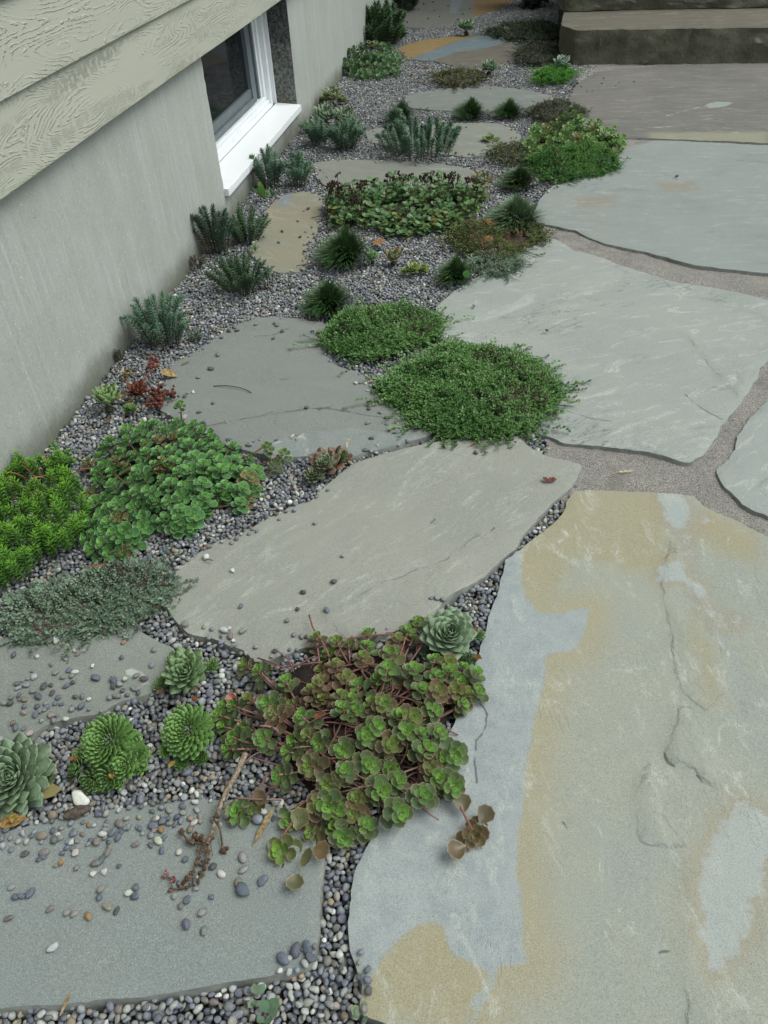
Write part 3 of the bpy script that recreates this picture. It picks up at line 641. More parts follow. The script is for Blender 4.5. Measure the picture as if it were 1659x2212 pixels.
def board(z0, i):
    y0, y1 = -2.5, 11.0; th = .0085
    xb = XW+.034; xt = XW+.0215; h = .205
    ny = 300; Ys = np.linspace(y0, y1, ny+1); w0 = .0012*fbm(Ys*1.3, Ys*0+i, 2, 4)
    prof = [(xb-th, 0.0), (xb-.0015, 0.0), (xb, .0015), (xt, h), (xt-th, h)]
    V = []; Fc = []
    for a, y in enumerate(Ys):
        for (px_, pz) in prof: V.append((px_+w0[a], y, z0+pz+.0008*math.sin(y*3+i)))
    m = len(prof)
    for a in range(ny):
        for q in range(m):
            q2 = (q+1) % m; p0 = a*m+q; p1 = a*m+q2; p2 = p0+m; p3 = p1+m
            Fc += [(p0, p1, p3), (p0, p3, p2)]
    b = Bag(); b.raw(V, Fc); o = b.build('siding_board', M_side, house, False)
for i in range(14): board(.612+i*.1765, i)
b = Bag(); box(b, XW-.4, XW+.0155, -2.5, 11, .741, 3.2); b.build('sheathing', M_side, house, False)
b = Bag(); box(b, XW-.21, XW+.020, -2.5, 11, .640, .7405) ; 
o = b.build('sill_plate', M_side, house, False)
k = N('shingle_roof'); M_roof = k.done((.09, .09, .09), .9, k.bump(k.noise(k.pos(), 40, 4), 1, .01))
b = Bag(); v = [(XW+.42, -2.7, 3.05), (XW+.42, 11.2, 3.05), (XW-4.2, 11.2, 5.3), (XW-4.2, -2.7, 5.3)]; v2 = [(x, y, z+.18) for x, y, z in v]
b.raw(v+v2, [(0, 3, 2), (0, 2, 1), (4, 5, 6), (4, 6, 7), (0, 1, 5), (0, 5, 4), (1, 2, 6), (1, 6, 5), (2, 3, 7), (2, 7, 6), (3, 0, 4), (3, 4, 7)])
b.build('roof', M_roof, house, False)

# ------------------------------------------------------------------ pebbles
def ico(sub):
    t = (1+5**.5)/2
    v = [(-1, t, 0), (1, t, 0), (-1, -t, 0), (1, -t, 0), (0, -1, t), (0, 1, t), (0, -1, -t), (0, 1, -t), (t, 0, -1), (t, 0, 1), (-t, 0, -1), (-t, 0, 1)]
    f = [(0, 11, 5), (0, 5, 1), (0, 1, 7), (0, 7, 10), (0, 10, 11), (1, 5, 9), (5, 11, 4), (11, 10, 2), (10, 7, 6), (7, 1, 8), (3, 9, 4), (3, 4, 2), (3, 2, 6), (3, 6, 8), (3, 8, 9), (4, 9, 5), (2, 4, 11), (6, 2, 10), (8, 6, 7), (9, 8, 1)]
    v = [np.array(p)/np.linalg.norm(p) for p in v]
    for _ in range(sub):
        cache = {}; nf = []
        def mid(a, b):
            kk = (min(a, b), max(a, b))
            if kk not in cache:
                p = v[a]+v[b]; v.append(p/np.linalg.norm(p)); cache[kk] = len(v)-1
            return cache[kk]
        for a, b, c in f:
            x, y, z_ = mid(a, b), mid(b, c), mid(c, a); nf += [(a, x, z_), (b, y, x), (c, z_, y), (x, y, z_)]
        f = nf
    return np.array(v), np.array(f)
def pebble_protos(sub, count, rs):
    out = []
    for i in range(count):
        v, f = ico(sub); v = v.copy()
        # a few flattening cuts make river-worn chips rather than balls
        for _ in range(rs.randint(5, 10)):
            n = rs.normal(size=3); n /= np.linalg.norm(n); lim = rs.uniform(.55, .86); d = v@n
            v -= np.outer(np.clip(d-lim, 0, 1)*.85, n)
        v *= np.array([rs.uniform(.85, 1.25), rs.uniform(.68, .9), rs.uniform(.5, .72)])
        out.append((v, f, np.zeros(len(v))))
    return out
PR = np.random.RandomState(5)
PB2 = pebble_protos(2, 8, PR); PB1 = pebble_protos(1, 14, PR); PB0 = pebble_protos(0, 10, PR)
k = N('pebble'); P = k.pos()
c = k.mix(1, k.attr('tint', 'Color'), k.n('ObjectInfo').outputs['Color'], 'MULTIPLY')
c = k.mix(k.rng(k.noise(P, 260, 4, .7), .36, .66, 0, .5), c, k.mix(1, c, (.55, .56, .60), 'MULTIPLY'))
c = k.mix(k.rng(k.noise(P, 420, 3, .7, 1.2), .60, .68, 0, .45), c, (.42, .42, .40))
M_peb = k.done(c, k.rng(k.noise(P, 60, 2), .3, .7, .45, .75), k.bump(k.noise(P, 500, 3, .7), .35, .001), .35)
PAL = [((.140, .152, .188), 20), ((.092, .104, .145), 13), ((.185, .195, .202), 18), ((.25, .262, .252), 15), ((.215, .208, .178), 8), ((.38, .39, .36), 8), ((.54, .55, .50), 3), ((.215, .175, .155), 3), ((.25, .195, .12), 3.5), ((.070, .075, .078), 8), ((.165, .16, .14), 7), ((.15, .125, .115), 2)]
PALC = np.array([p[0] for p in PAL])*1.22; PALW = np.array([p[1] for p in PAL], float); PALW /= PALW.sum()
_lum = PALC.mean(1, keepdims=True); PALC = _lum+(PALC-_lum)*.95; PALC = .175+(PALC-.175)*.74
def rotm(n, rs, tilt=.45):
    a = rs.uniform(0, 2*np.pi, n); t = rs.normal(0, tilt, n); u = rs.uniform(0, 2*np.pi, n)
    ca, sa = np.cos(a), np.sin(a)
    Rz = np.zeros((n, 3, 3)); Rz[:, 0, 0] = ca; Rz[:, 0, 1] = -sa; Rz[:, 1, 0] = sa; Rz[:, 1, 1] = ca; Rz[:, 2, 2] = 1
    ax = np.stack([np.cos(u), np.sin(u), np.zeros(n)], 1); K = np.zeros((n, 3, 3))
    K[:, 0, 2] = ax[:, 1]; K[:, 1, 2] = -ax[:, 0]; K[:, 2, 0] = -ax[:, 1]; K[:, 2, 1] = ax[:, 0]
    Rt = np.eye(3)+np.sin(t)[:, None, None]*K+(1-np.cos(t))[:, None, None]*(K@K)
    return Rt@Rz
GRAV = np.array([g2(p) for p in [(-500, 2600), (-60, 1000), (90, 985), (255, 748)]]+[(XW+.004, 2.1)]+[(XW+.004, 9.6)]+[(.10, 9.6), (.10, 6.4), (.02, 5.85)]+[g2(p) for p in [(1290, 142), (1235, 185), (1230, 260), (1345, 330), (1200, 400), (1140, 440), (1165, 492), (1215, 525), (1150, 545), (985, 640), (960, 760), (1100, 900), (1160, 930), (1200, 960), (1185, 990), (1262, 1003), (1240, 1062), (1130, 1300), (1050, 1500), (900, 1800), (830, 2100), (1000, 2500)]])
GRAV[:3] = [(XW+.004, -.3), (XW+.004, .8), (XW+.004, 1.2)]; GRAV[3] = (XW+.004, 1.9)
SLABKEYS = [kk for kk in SLABS if not kk.startswith('step')]
def in_slab(P2):
    s = np.full(len(P2), -1.0)
    for kk in SLABKEYS:
        q = SLABS[kk]; lo = q.min(0)-.05; hi = q.max(0)+.05
        m = ((P2 > lo) & (P2 < hi)).all(1)
        if m.any(): s[m] = np.maximum(s[m], sdf_poly(P2[m], q[::2] if len(q) > 60 else q))
    return s
def visible(P2, m=60):
    d = (np.concatenate([P2, np.zeros((len(P2), 1))], 1)-CAMP)@RW
    x = CX+F*d[:, 0]/-d[:, 2]; y = CY-F*d[:, 1]/-d[:, 2]
    return (d[:, 2] < 0) & (x > -m*4) & (x < 1659+m*4) & (y > -m) & (y < 2212+m*3)
def lay(spacing, z0, zj, rmean, rs, keep=1.0, far=1.0):
    lo = GRAV.min(0); hi = GRAV.max(0); sx_ = spacing; sy_ = spacing*.866
    nx = int((hi[0]-lo[0])/sx_)+1; ny = int((hi[1]-lo[1])/sy_)+1
    X = lo[0]+np.arange(nx)[None, :]*sx_+(np.arange(ny)%2)[:, None]*sx_/2; Yv = lo[1]+np.arange(ny)[:, None]*sy_+np.zeros((1, nx))
    P = np.stack([X+0*Yv, Yv], -1)+rs.uniform(-.42, .42, (ny, nx, 2))*spacing
    rad = rmean*np.exp(rs.normal(0, .20, (ny, nx)))
    for _ in range(4):                      # push overlapping neighbours apart
        D = np.zeros_like(P)
        for dy in (-2, -1, 0, 1, 2):
            for dx in (-2, -1, 0, 1, 2):
                if dx == 0 and dy == 0: continue
                Q = np.roll(P, (dy, dx), (0, 1)); rr = np.roll(rad, (dy, dx), (0, 1)); e = P-Q; L = np.sqrt((e**2).sum(-1))+1e-9
                ov = np.clip(.92*(rad+rr)-L, 0, spacing*.5)*(L < .1); D += e/L[..., None]*ov[..., None]*.28
        P = P+D
    P = P.reshape(-1, 2); rad = rad.reshape(-1)
    m = visible(P); P, rad = P[m], rad[m]
    m = sdf_poly(P, GRAV) > .002; P, rad = P[m], rad[m]
    s = in_slab(P); m = s < -.0015-rad*.1; P, rad = P[m], rad[m]
    if keep < 1: m = rs.rand(len(P)) < keep; P, rad = P[m], rad[m]
    z = z0+rs.uniform(-zj, zj, len(P))+.004*fbm(P[:, 0]*9, P[:, 1]*9, 2, 4)
    return P, rad, z
gravel = Bag()
def drop(bag, P, rad, z, rs, tilt=.5, lod=(1.5, 3.6), tints=None):
    n = len(P); Rm = rotm(n, rs, tilt)*rad[:, None, None]; L = np.concatenate([P, z[:, None]], 1)
    if tints is None:
        ci = rs.choice(len(PALC), n, p=PALW); tints = PALC[ci]*np.exp(rs.normal(0, .16, (n, 1)))
        far = np.clip((P[:, 1]-1.5)/5, 0, 1)[:, None]
    lodn = np.where(P[:, 1] < lod[0], 2, np.where(P[:, 1] < lod[1], 1, 0)); pi = rs.randint(0, 1000, n)
    for q, pr in ((2, PB1), (1, PB1), (0, PB0)):
        for j in range(len(pr)):
            m = (lodn == q) & (pi % len(pr) == j)
            bag.inst(pr[j], Rm[m], L[m], tints[m])
grs = np.random.RandomState(3)
P1, r1, z1 = lay(.0128, -.021, .002, .0070, grs); drop(gravel, P1, r1, z1, grs, .6, (-9, 3.0))
P2_, r2, z2 = lay(.0115, -.0098, .0030, .0064, grs, .93); drop(gravel, P2_, r2, z2, grs)
P3, r3, z3 = lay(.020, -.004, .002, .0060, grs, .5); drop(gravel, P3, r3, z3, grs)
# pebbles spilled over the rims of the slabs
def spill(key, px_poly, n, falloff, rs, rmean=.0062, z=.0):
    poly = np.array([g2(p) for p in px_poly]); lo = poly.min(0); hi = poly.max(0); out = []
    Q = rs.uniform(lo, hi, (n*14, 2)); Q = Q[sdf_poly(Q, poly) > 0]
    d = sdf_poly(Q, SLABS[key]); Q = Q[(d > -.004) & (rs.rand(len(Q)) < np.exp(-np.clip(d, 0, 9)/falloff))]
    keep = []
    for q in Q:
        if all((q[0]-a[0])**2+(q[1]-a[1])**2 > .0125**2 for a in keep[-400:]): keep.append(q)
        if len(keep) >= n: break
    Q = np.array(keep)
    if len(Q): rad = rmean*np.exp(rs.normal(0, .2, len(Q))); drop(gravel, Q, rad, np.full(len(Q), z)+rad*.50, rs, .2)
spill('bottom', [(-60, 1720), (600, 1700), (640, 1760), (560, 1785), (400, 1800), (200, 1830), (-60, 1850)], 330, .022, grs, z=.005)
spill('bottom', [(610, 2070), (690, 2030), (690, 2110), (600, 2110)], 14, .02, grs, z=.005)
spill('left', [(-40, 1500), (400, 1400), (400, 1500), (200, 1570), (0, 1660), (-60, 1650)], 60, .010, grs, z=.003)
spill('mid', [(350, 1180), (700, 1040), (700, 1090), (450, 1230), (380, 1300)], 70, .010, grs, z=.004)
spill('mid', [(380, 1350), (700, 1380), (960, 1280), (1000, 1300), (640, 1440), (500, 1440)], 45, .009, grs, z=.004)
for kk, n_ in (('upper', 70), ('tan', 60), ('behind', 60), ('c', 50), ('d', 60), ('e', 40), ('f', 60)):
    q = SLABS[kk]
    lo = q.min(0)-.02; hi = q.max(0)+.02; Q = grs.uniform(lo, hi, (n_*30, 2)); d = sdf_poly(Q, q); Q = Q[(d > -.003) & (grs.rand(len(Q)) < np.exp(-np.clip(d, 0, 9)/.010))][:n_]
    rad = .0062*np.exp(grs.normal(0, .2, len(Q))); drop(gravel, Q, rad, rad*.5+.001, grs, .2)
for kk, pl in (('right_one', [(930, 640), (1120, 520), (1140, 560), (960, 700)]), ('big', [(770, 2050), (800, 2050), (800, 2190), (760, 2190)]), ('right_three', [(1225, 200), (1290, 150), (1330, 170), (1250, 220)]), ('right_two', [(1140, 380), (1260, 370), (1230, 400), (1160, 440)])):
    spill(kk, pl, 14, .012, grs, z=.006)
tag(gravel.build('pea_gravel', M_peb), 'rounded blue-grey pea gravel filling the gaps between the flagstones and the house wall', 'gravel', kind='stuff')
print('gravel pebbles', len(P1), len(P2_), len(P3))

# loose pebbles lying singly on the slabs: x, y in the photo, colour, size
CC = {'b': ('blue-grey', (.105, .122, .150)), 'g': ('mid grey', (.20, .205, .20)), 'w': ('whitish', (.43, .44, .39)), 't': ('tan', (.200, .182, .145)), 'r': ('reddish', (.165, .145, .14)), 'd': ('dark', (.082, .083, .080)), 'o': ('orange', (.27, .175, .085))}
PEBME = [mesh_np('pebble', p[0]*np.array([1, 1, 1.05]), p[1]) for p in PB2]
for me in PEBME: me.materials.append(M_peb)
def strays(ox, oy, s, data, slabname, where, top, unit=.0075):
    rr = random.Random(len(data)); ORD = ['first', 'second', 'third', 'fourth', 'fifth', 'sixth', 'seventh', 'eighth', 'ninth', 'tenth', 'eleventh', 'twelfth', 'thirteenth', 'fourteenth', 'fifteenth', 'sixteenth', 'seventeenth', 'eighteenth', 'nineteenth', 'twentieth']
    ys = sorted(q[1] for q in data); nb_ = 3 if len(data) > 14 else 1; cut = [ys[min(len(ys)-1, len(ys)*i//nb_)] for i in range(1, nb_)]
    band = lambda q: sum(q[1] >= c_ for c_ in cut)
    BN = ['far', 'middle', 'near'] if nb_ == 3 else ['']
    rank = {}
    for c_ in set(q[2] for q in data):
        for b_ in range(nb_):
            L_ = sorted([i for i, q in enumerate(data) if q[2] == c_ and band(q) == b_], key=lambda i: data[i][0])
            for j_, i in enumerate(L_): rank[i] = (ORD[j_]+' ' if len(L_) > 1 else 'only ')
    for i, q in enumerate(data):
        x, y, c = q[:3]; sz = q[3] if len(q) > 3 else rr.uniform(.8, 1.15)
        p = g(ox+s*x, oy+s*y, top+.004)
        o = bpy.data.objects.new('pebble', PEBME[rr.randrange(len(PEBME))])
        r = unit*sz*rr.uniform(.9, 1.1); o.scale = (r, r, r); o.rotation_euler = (rr.gauss(0, .12), rr.gauss(0, .12), rr.uniform(0, 6.28))
        o.location = (p[0], p[1], top+r*.56); cn, cv = CC[c]; cv = jit(cv, rr, .18); o.color = (*cv, 1)
        COL.objects.link(o); tag(o, ('%s%s pebble from the left on %s' % (rank[i], cn, (BN[band(q)]+' part of ' if nb_ > 1 else '')+slabname)).replace('only ', 'single ').replace(' from the left', '' if rank[i] == 'only ' else ' from the left'), 'pebble', '%s pebbles on %s' % (cn, slabname))
A_ = [(105, 312, 'b', 1.2), (282, 322, 'w', 1.1), (500, 328, 'g', 1.3), (388, 388, 'b', .8), (245, 436, 'g', .8), (265, 484, 'w', 1.2), (215, 492, 'g', .7), (172, 510, 'g', .8), (127, 535, 'b', 1), (206, 546, 'g', 1.2), (142, 566, 'g', .9), (335, 552, 'd', 1.3), (392, 544, 'd', .9), (425, 453, 'r', 1.1), (480, 486, 'g', .9), (530, 430, 'b', 1.2), (577, 446, 'w', 1.1), (552, 470, 'g', 1.1), (560, 524, 'd', .9), (511, 550, 'b', 1), (257, 592, 'g', 1.2), (400, 605, 'd', 1.1), (296, 631, 'b', 1.3), (88, 638, 'g', 1.2), (145, 622, 'b', .9), (150, 650, 't', .8), (185, 655, 't', 1.1), (447, 640, 'b', 1.1), (426, 685, 'b', 1), (471, 692, 'b', .8), (577, 634, 'd', 1), (635, 630, 'r', 1.2), (686, 652, 'w', .9), (712, 392, 'w', .9), (576, 277, 'w', .9), (597, 302, 'r', .9), (22, 685, 'g', 1), (76, 688, 'd', 1.1), (184, 710, 'b', 1), (286, 710, 'd', 1.2), (350, 688, 'g', 1), (361, 710, 'b', 1.1), (337, 736, 'g', 1), (305, 742, 'g', 1), (183, 755, 't', 1), (271, 770, 'b', 1), (396, 777, 't', 1.4), (735, 493, 'b', 1.5), (877, 507, 'b', 1.4), (876, 552, 'd', 1.1), (964, 499, 'w', 1.1), (943, 587, 'd', 1.2), (1027, 570, 'g', 1.1), (1062, 570, 'g', .8), (1050, 468, 'g', 1.1), (1108, 498, 'd', 1.3), (937, 330, 'b', 1.1), (950, 215, 'o', 1.1), (972, 165, 'w', 1), (915, 132, 'd', 1.1), (1190, 270, 'g', 1.2), (383, 208, 'r', 1.5), (437, 204, 'w', 1.4), (474, 218, 'r', 1), (452, 250, 'w', .8), (230, 214, 'b', .9), (405, 166, 'g', 1.2), (577, 704, 'g', 1.1), (100, 838, 't', 1.1), (118, 872, 'b', 1.1), (180, 880, 'b', .9), (630, 706, 'b', 1.3), (143, 155, 'w', 1)]
strays(0, 1327, .28, A_, 'the left flagstone', 'the grey-green left flagstone beneath the grey thyme', .003, .0063)
B_ = [(191, 422, 'd', 1.1), (343, 409, 'r', 1.2), (330, 450, 'b', .9), (296, 470, 'b', 1), (470, 492, 'o', .9), (424, 515, 't', .7), (480, 417, 'b', .9), (583, 415, 'w', 1.3), (546, 333, 'w', 1.2), (513, 372, 'b', .9), (560, 376, 'b', 1), (590, 322, 'r', .8), (590, 533, 'g', 1), (737, 502, 'r', 1.3), (785, 472, 'b', 1.1), (716, 574, 'w', 1), (806, 560, 'w', 1.1), (846, 370, 'r', .9), (833, 412, 'r', 1.1), (836, 332, 'b', .8), (745, 333, 't', 1.4), (700, 322, 'b', .9), (787, 272, 'w', 1.3), (868, 256, 'b', 1.2), (932, 256, 'b', 1), (910, 297, 'b', 1.3), (918, 517, 'b', .9), (1045, 348, 'r', .9), (1162, 356, 'b', .9), (1225, 322, 'w', 1.2), (1267, 298, 'b', 1), (1250, 398, 'b', 1), (1382, 410, 'w', 1.3), (1430, 466, 'b', 1.2), (1602, 474, 'r', .8), (1560, 500, 'b', .9), (1640, 527, 'd', 1.1), (1552, 568, 'd', .9), (1525, 603, 'w', .8), (1508, 642, 'd', 1.2), (1507, 694, 'g', 1), (1380, 650, 'b', 1), (1340, 750, 'g', .9), (1444, 780, 'b', 1.5), (1396, 827, 'r', 1), (1560, 873, 'g', 1.4), (1435, 966, 'b', 1.4), (1575, 1017, 'g', 1.3), (1630, 755, 'b', 1), (85, 680, 'g', .9), (118, 755, 'b', 1.3), (166, 748, 'b', 1.2), (232, 727, 'b', 1.3), (385, 846, 'r', 1.1), (517, 873, 'g', 1.2), (568, 890, 'g', 1), (684, 905, 'o', 1.3), (778, 690, 'g', 1), (761, 759, 'b', 1.1), (828, 835, 't', 1.3), (898, 861, 'd', 1), (991, 722, 'w', 1.2), (1050, 682, 'b', 1.1), (1036, 757, 'b', 1.4), (67, 920, 'r', 1), (405, 1150, 'w', 1.4), (326, 282, 't', 1.5), (237, 286, 'b', .9), (466, 300, 'g', 1.3), (446, 276, 'w', 1), (558, 256, 'b', 1), (680, 198, 'o', .9), (815, 200, 'g', .9), (921, 190, 'r', 1.2), (980, 213, 'g', 1.1), (1077, 224, 'b', .9), (1185, 205, 'b', 1.3), (1190, 240, 't', 1), (1243, 236, 'o', 1.2), (1348, 194, 'b', .9), (1470, 232, 't', 1.3), (1364, 140, 'b', 1), (1296, 150, 'b', 1), (1254, 175, 'b', 1.4), (1200, 155, 'w', 1.3), (1495, 186, 'w', 1.1), (1546, 168, 't', 1.1)]
strays(0, 1725.4, .28, B_, 'the bottom left flagstone', 'the smooth blue-grey bottom left flagstone', .005, .0060)
C_ = [(490, 105, 'g', 1.3), (235, 183, 'd', 1.1), (490, 212, 'g', 1.1), (310, 240, 'w', 1), (452, 318, 't', 1.2), (485, 380, 'b', 1.8), (652, 297, 'b', 1.3), (1020, 855, 'b', 1.2), (1050, 938, 'b', 1.1), (828, 945, 'b', 1.3)]
strays(398, 1824.9, .26, C_, 'the bottom left flagstone', 'the smooth blue-grey bottom left flagstone', .005)
D_ = [(484, 1361, 'w', 1.3), (525, 1362, 'g', 1.1), (498, 1372, 'r', 1.2), (520, 1308, 'b', .9), (655, 1278, 'd', .9), (643, 1315, 'd', .9), (721, 1256, 'd', 1.1), (740, 1200, 'g', .8), (680, 1130, 'g', .8), (705, 1318, 'b', 1), (620, 1340, 'g', 1), (502, 1232, 'w', .9), (635, 1370, 'r', .8), (652, 1374, 'g', .8), (1028, 977, 'd', 1.1), (708, 1058, 'g', .8), (618, 1084, 'g', .8), (447, 1180, 't', .9)]
strays(0, 0, 1, D_, 'the long middle flagstone', 'the long warm grey middle flagstone', .004)
E_ = [(455, 797, 'd', 1.2), (428, 815, 'g', .9), (472, 766, 'g', 1.4), (553, 700, 'g', .9), (506, 706, 'd', .9), (512, 714, 'd', 1), (594, 698, 'b', 1), (598, 703, 'g', 1), (590, 731, 'd', 1), (610, 715, 'b', 1), (478, 729, 'd', .9), (495, 715, 'd', 1.1), (507, 708, 'b', .9), (676, 713, 'g', 1.1), (688, 718, 'g', 1.2), (399, 856, 'b', 1.1), (417, 846, 'w', .9), (406, 848, 'g', .8), (460, 871, 'b', 1), (430, 890, 'b', .9), (440, 912, 'b', 1), (426, 913, 'g', .9), (415, 912, 'b', 1), (490, 912, 'g', 1), (595, 915, 'g', 1.2), (662, 880, 'b', 1.1), (597, 951, 'b', .9), (561, 951, 'g', .9), (547, 954, 'b', .8), (538, 961, 'g', 1.2), (630, 948, 'g', .8), (642, 941, 'g', .9), (632, 941, 'w', .8), (640, 950, 'g', .8), (796, 869, 'd', 1), (797, 883, 'd', 1.1), (821, 891, 'g', 1), (836, 903, 'b', 1.2), (835, 918, 'b', 1), (795, 914, 'g', 1), (861, 906, 'w', 1.1), (859, 916, 'g', 1.1), (842, 932, 'd', .8), (858, 936, 'b', 1.2), (869, 934, 'b', 1), (922, 927, 'w', 1.3), (802, 947, 'd', 1), (790, 828, 'w', .8), (768, 827, 'w', 1), (780, 827, 'g', .9), (794, 843, 'w', .7)]
strays(0, 0, 1, E_, 'the grey-green middle flagstone', 'the wide grey-green flagstone between thyme and wall', .002)
F_ = [(1182, 713, 'd', .7), (1024, 660, 'g', 1), (1462, 380, 'd', 1), (1370, 175, 'd', .8), (1380, 300, 'd', .7), (1338, 177, 'd', .8), (1330, 184, 'g', .8), (1300, 180, 'd', .9), (1305, 168, 'g', .9), (1280, 195, 'g', .9), (1268, 196, 'g', .8)]
strays(0, 0, 1, F_, 'the large right flagstones', 'one of the large right-hand flagstones', .008)
G_ = [(938, 22, 'd'), (968, 12, 'd'), (925, 40, 'd'), (990, 42, 'd'), (960, 58, 'd'), (1000, 30, 'd'), (905, 20, 'd'), (880, 48, 'd'), (1015, 18, 'd'), (950, 35, 'd'), (1025, 50, 'd'), (915, 8, 'd'), (983, 62, 'd'), (935, 4, 'd')]
strays(0, 0, 1, G_, 'the furthest flagstone', 'the furthest mossy grey flagstone', .001, .009)
H_ = [(665, 450, 'd'), (668, 448, 'd', .7), (656, 454, 'g', .7), (644, 476, 'g'), (648, 511, 'd'), (609, 499, 'd'), (602, 523, 'd'), (772, 526, 'r', .8), (707, 381, 'g', .8), (692, 366, 'g', .8), (680, 362, 'g', .8), (985, 330, 'd'), (1013, 332, 'd', .8), (1007, 274, 'd', .8), (1060, 190, 'd', .7)]
strays(0, 0, 1, H_, 'the small wall flagstones', 'a small flagstone in the planted strip by the wall', .001)

# ------------------------------------------------------------------ plants
def leaf_spoon():
    """rounded stonecrop leaf with a scalloped rim, base at the origin, length 1 along +Y"""
    V = [(0, 0, 0)]; E = [0.2]; n = 18
    for ring, rr in ((0, .5), (1, .87), (2, 1.0)):
        for i in range(n):
            t = math.pi*(-.5+2*0)+2*math.pi*i/n
            cy, rx, ry = .58, .45, .44
            sc = (1+.055*(1 if i % 2 else -1)) if ring == 2 else 1
            x = rx*rr*sc*math.sin(t); y = cy+ry*rr*sc*math.cos(t)
            taper = min(1, .26+.80*max(0, y)/.72)
            z = .10*(x*x/.16)+.10*(y*y)-(.045 if ring == 0 else .0)
            V.append((x*taper, y, z)); E.append((.2, .5, 1.15)[ring])
    V.append((0, .58, -.02)); E.append(.1)
    cc = 1+3*n; Fc = []
    for i in range(n):
        j = (i+1) % n
        Fc += [(cc, 1+j, 1+i), (1+i, 1+j, 1+n+j), (1+i, 1+n+j, 1+n+i), (1+n+i, 1+n+j, 1+2*n+j), (1+n+i, 1+2*n+j, 1+2*n+i)]
    Fc += [(0, 1+2*n+n//2, 1+2*n+n//2+1)]
    # stalk
    return np.array(V), np.array(Fc), np.array(E)
def leaf_semp():
    """thick pointed leaf, closed, keeled below"""
    rows = [(0, .17, .06), (.3, .25, .075), (.55, .31, .08), (.78, .27, .065), (.92, .13, .04)]
    V = []; E = []
    for y, w_, t in rows:
        curl = .16*y*y
        V += [(-w_, y, curl+.03), (0, y, curl-.01), (w_, y, curl+.03), (0, y, curl-t)]; E += [1, .0, 1, .3]
    V.append((0, 1.02, .19)); E.append(1.2)
    Fc = []
    for i in range(4):
        a = i*4; b = a+4
        Fc += [(a, a+1, b+1), (a, b+1, b), (a+1, a+2, b+2), (a+1, b+2, b+1), (a+2, a+3, b+3), (a+2, b+3, b+2), (a+3, a, b), (a+3, b, b+3)]
    a = 16; t = 20
    Fc += [(a, a+1, t), (a+1, a+2, t), (a+2, a+3, t), (a+3, a, t)]
    return np.array(V), np.array(Fc), np.array(E)
def leaf_oval(wd=.3, fold=.12):
    V = [(0, 0, 0), (-wd*.8, .35, fold), (0, .4, 0), (wd*.8, .35, fold), (-wd*.8, .72, fold*1.2), (0, .75, .03), (wd*.8, .72, fold*1.2), (0, 1, .06)]
    Fc = [(0, 2, 1), (0, 3, 2), (1, 2, 5), (1, 5, 4), (2, 3, 6), (2, 6, 5), (4, 5, 7), (5, 6, 7)]
    return np.array(V, float), np.array(Fc), np.array([0, 1, .2, 1, 1, .2, 1, 1.])
def leaf_tiny():
    V = [(0, 0, 0), (-.33, .5, .08), (.33, .5, .08), (0, 1, .05)]
    return np.array(V, float), np.array([(0, 2, 1), (1, 2, 3)]), np.array([0, .5, .5, .8])
def needle():
    V = [(-.06, 0, 0), (.06, 0, 0), (0, 0, .1), (-.07, .5, .02), (.07, .5, .02), (0, .5, .13), (0, 1, .08)]
    Fc = [(0, 1, 4), (0, 4, 3), (1, 2, 5), (1, 5, 4), (2, 0, 3), (2, 3, 5), (3, 4, 6), (4, 5, 6), (5, 3, 6)]
    return np.array(V, float), np.array(Fc), np.array([0, 0, 0, .3, .3, .3, .9])
L_SPOON, L_SEMP, L_OVAL, L_TINY, L_NEED = leaf_spoon(), leaf_semp(), leaf_oval(), leaf_tiny(), needle()
L_STRAP = leaf_oval(.16, .05); L_SLIM = leaf_oval(.075, .02); L_ROUND = leaf_oval(.42, .06)
MESHC = {}
def part_mesh(key, proto, mat):
    if (key, mat.name) not in MESHC:
        me = mesh_np('leaf', proto[0], proto[1], None, proto[2]); me.materials.append(mat); MESHC[(key, mat.name)] = me
    return MESHC[(key, mat.name)]

class Leaves:
    """a plant's leaves; the ones that show largest become parts, the rest one joined part"""
    def __init__(s, key, proto, mat): s.key, s.proto, s.mat, s.L = key, proto, mat, []
    def add(s, pos, d, n, size, col, width=1.0, owner=None):
        B = basis(d, n)*size; B = B*np.array([width, 1, 1])[None, :]
        s.L.append((np.asarray(pos, float), B, col, size, owner))
    def emit(s, parent, limit=300, minsize=0.0):
        order = sorted(range(len(s.L)), key=lambda i: -(s.L[i][0][2]*6+s.L[i][3]*3))
        pick = set([i for i in order if s.L[i][3] >= minsize][:limit]); bag = Bag()
        me = part_mesh(s.key, s.proto, s.mat)
        for i in sorted(pick):
            pos, B, col, size, owner = s.L[i]
            o = bpy.data.objects.new('leaf', me); par = owner if owner is not None else parent
            COL.objects.link(o); o.parent = par
            Mw = Matrix([list(B[0])+[pos[0]], list(B[1])+[pos[1]], list(B[2])+[pos[2]], [0, 0, 0, 1]])
            off = Vector(parent.location)
            o.matrix_local = Matrix.Translation(-off)@Mw
            o.color = (*col, 1)
        rest = [s.L[i] for i in range(len(s.L)) if i not in pick]
        if rest:
            bag.inst(s.proto, [q[1] for q in rest], [q[0] for q in rest], [q[2] for q in rest])
            tag(bag.build('foliage', s.mat, parent), kind='stuff')

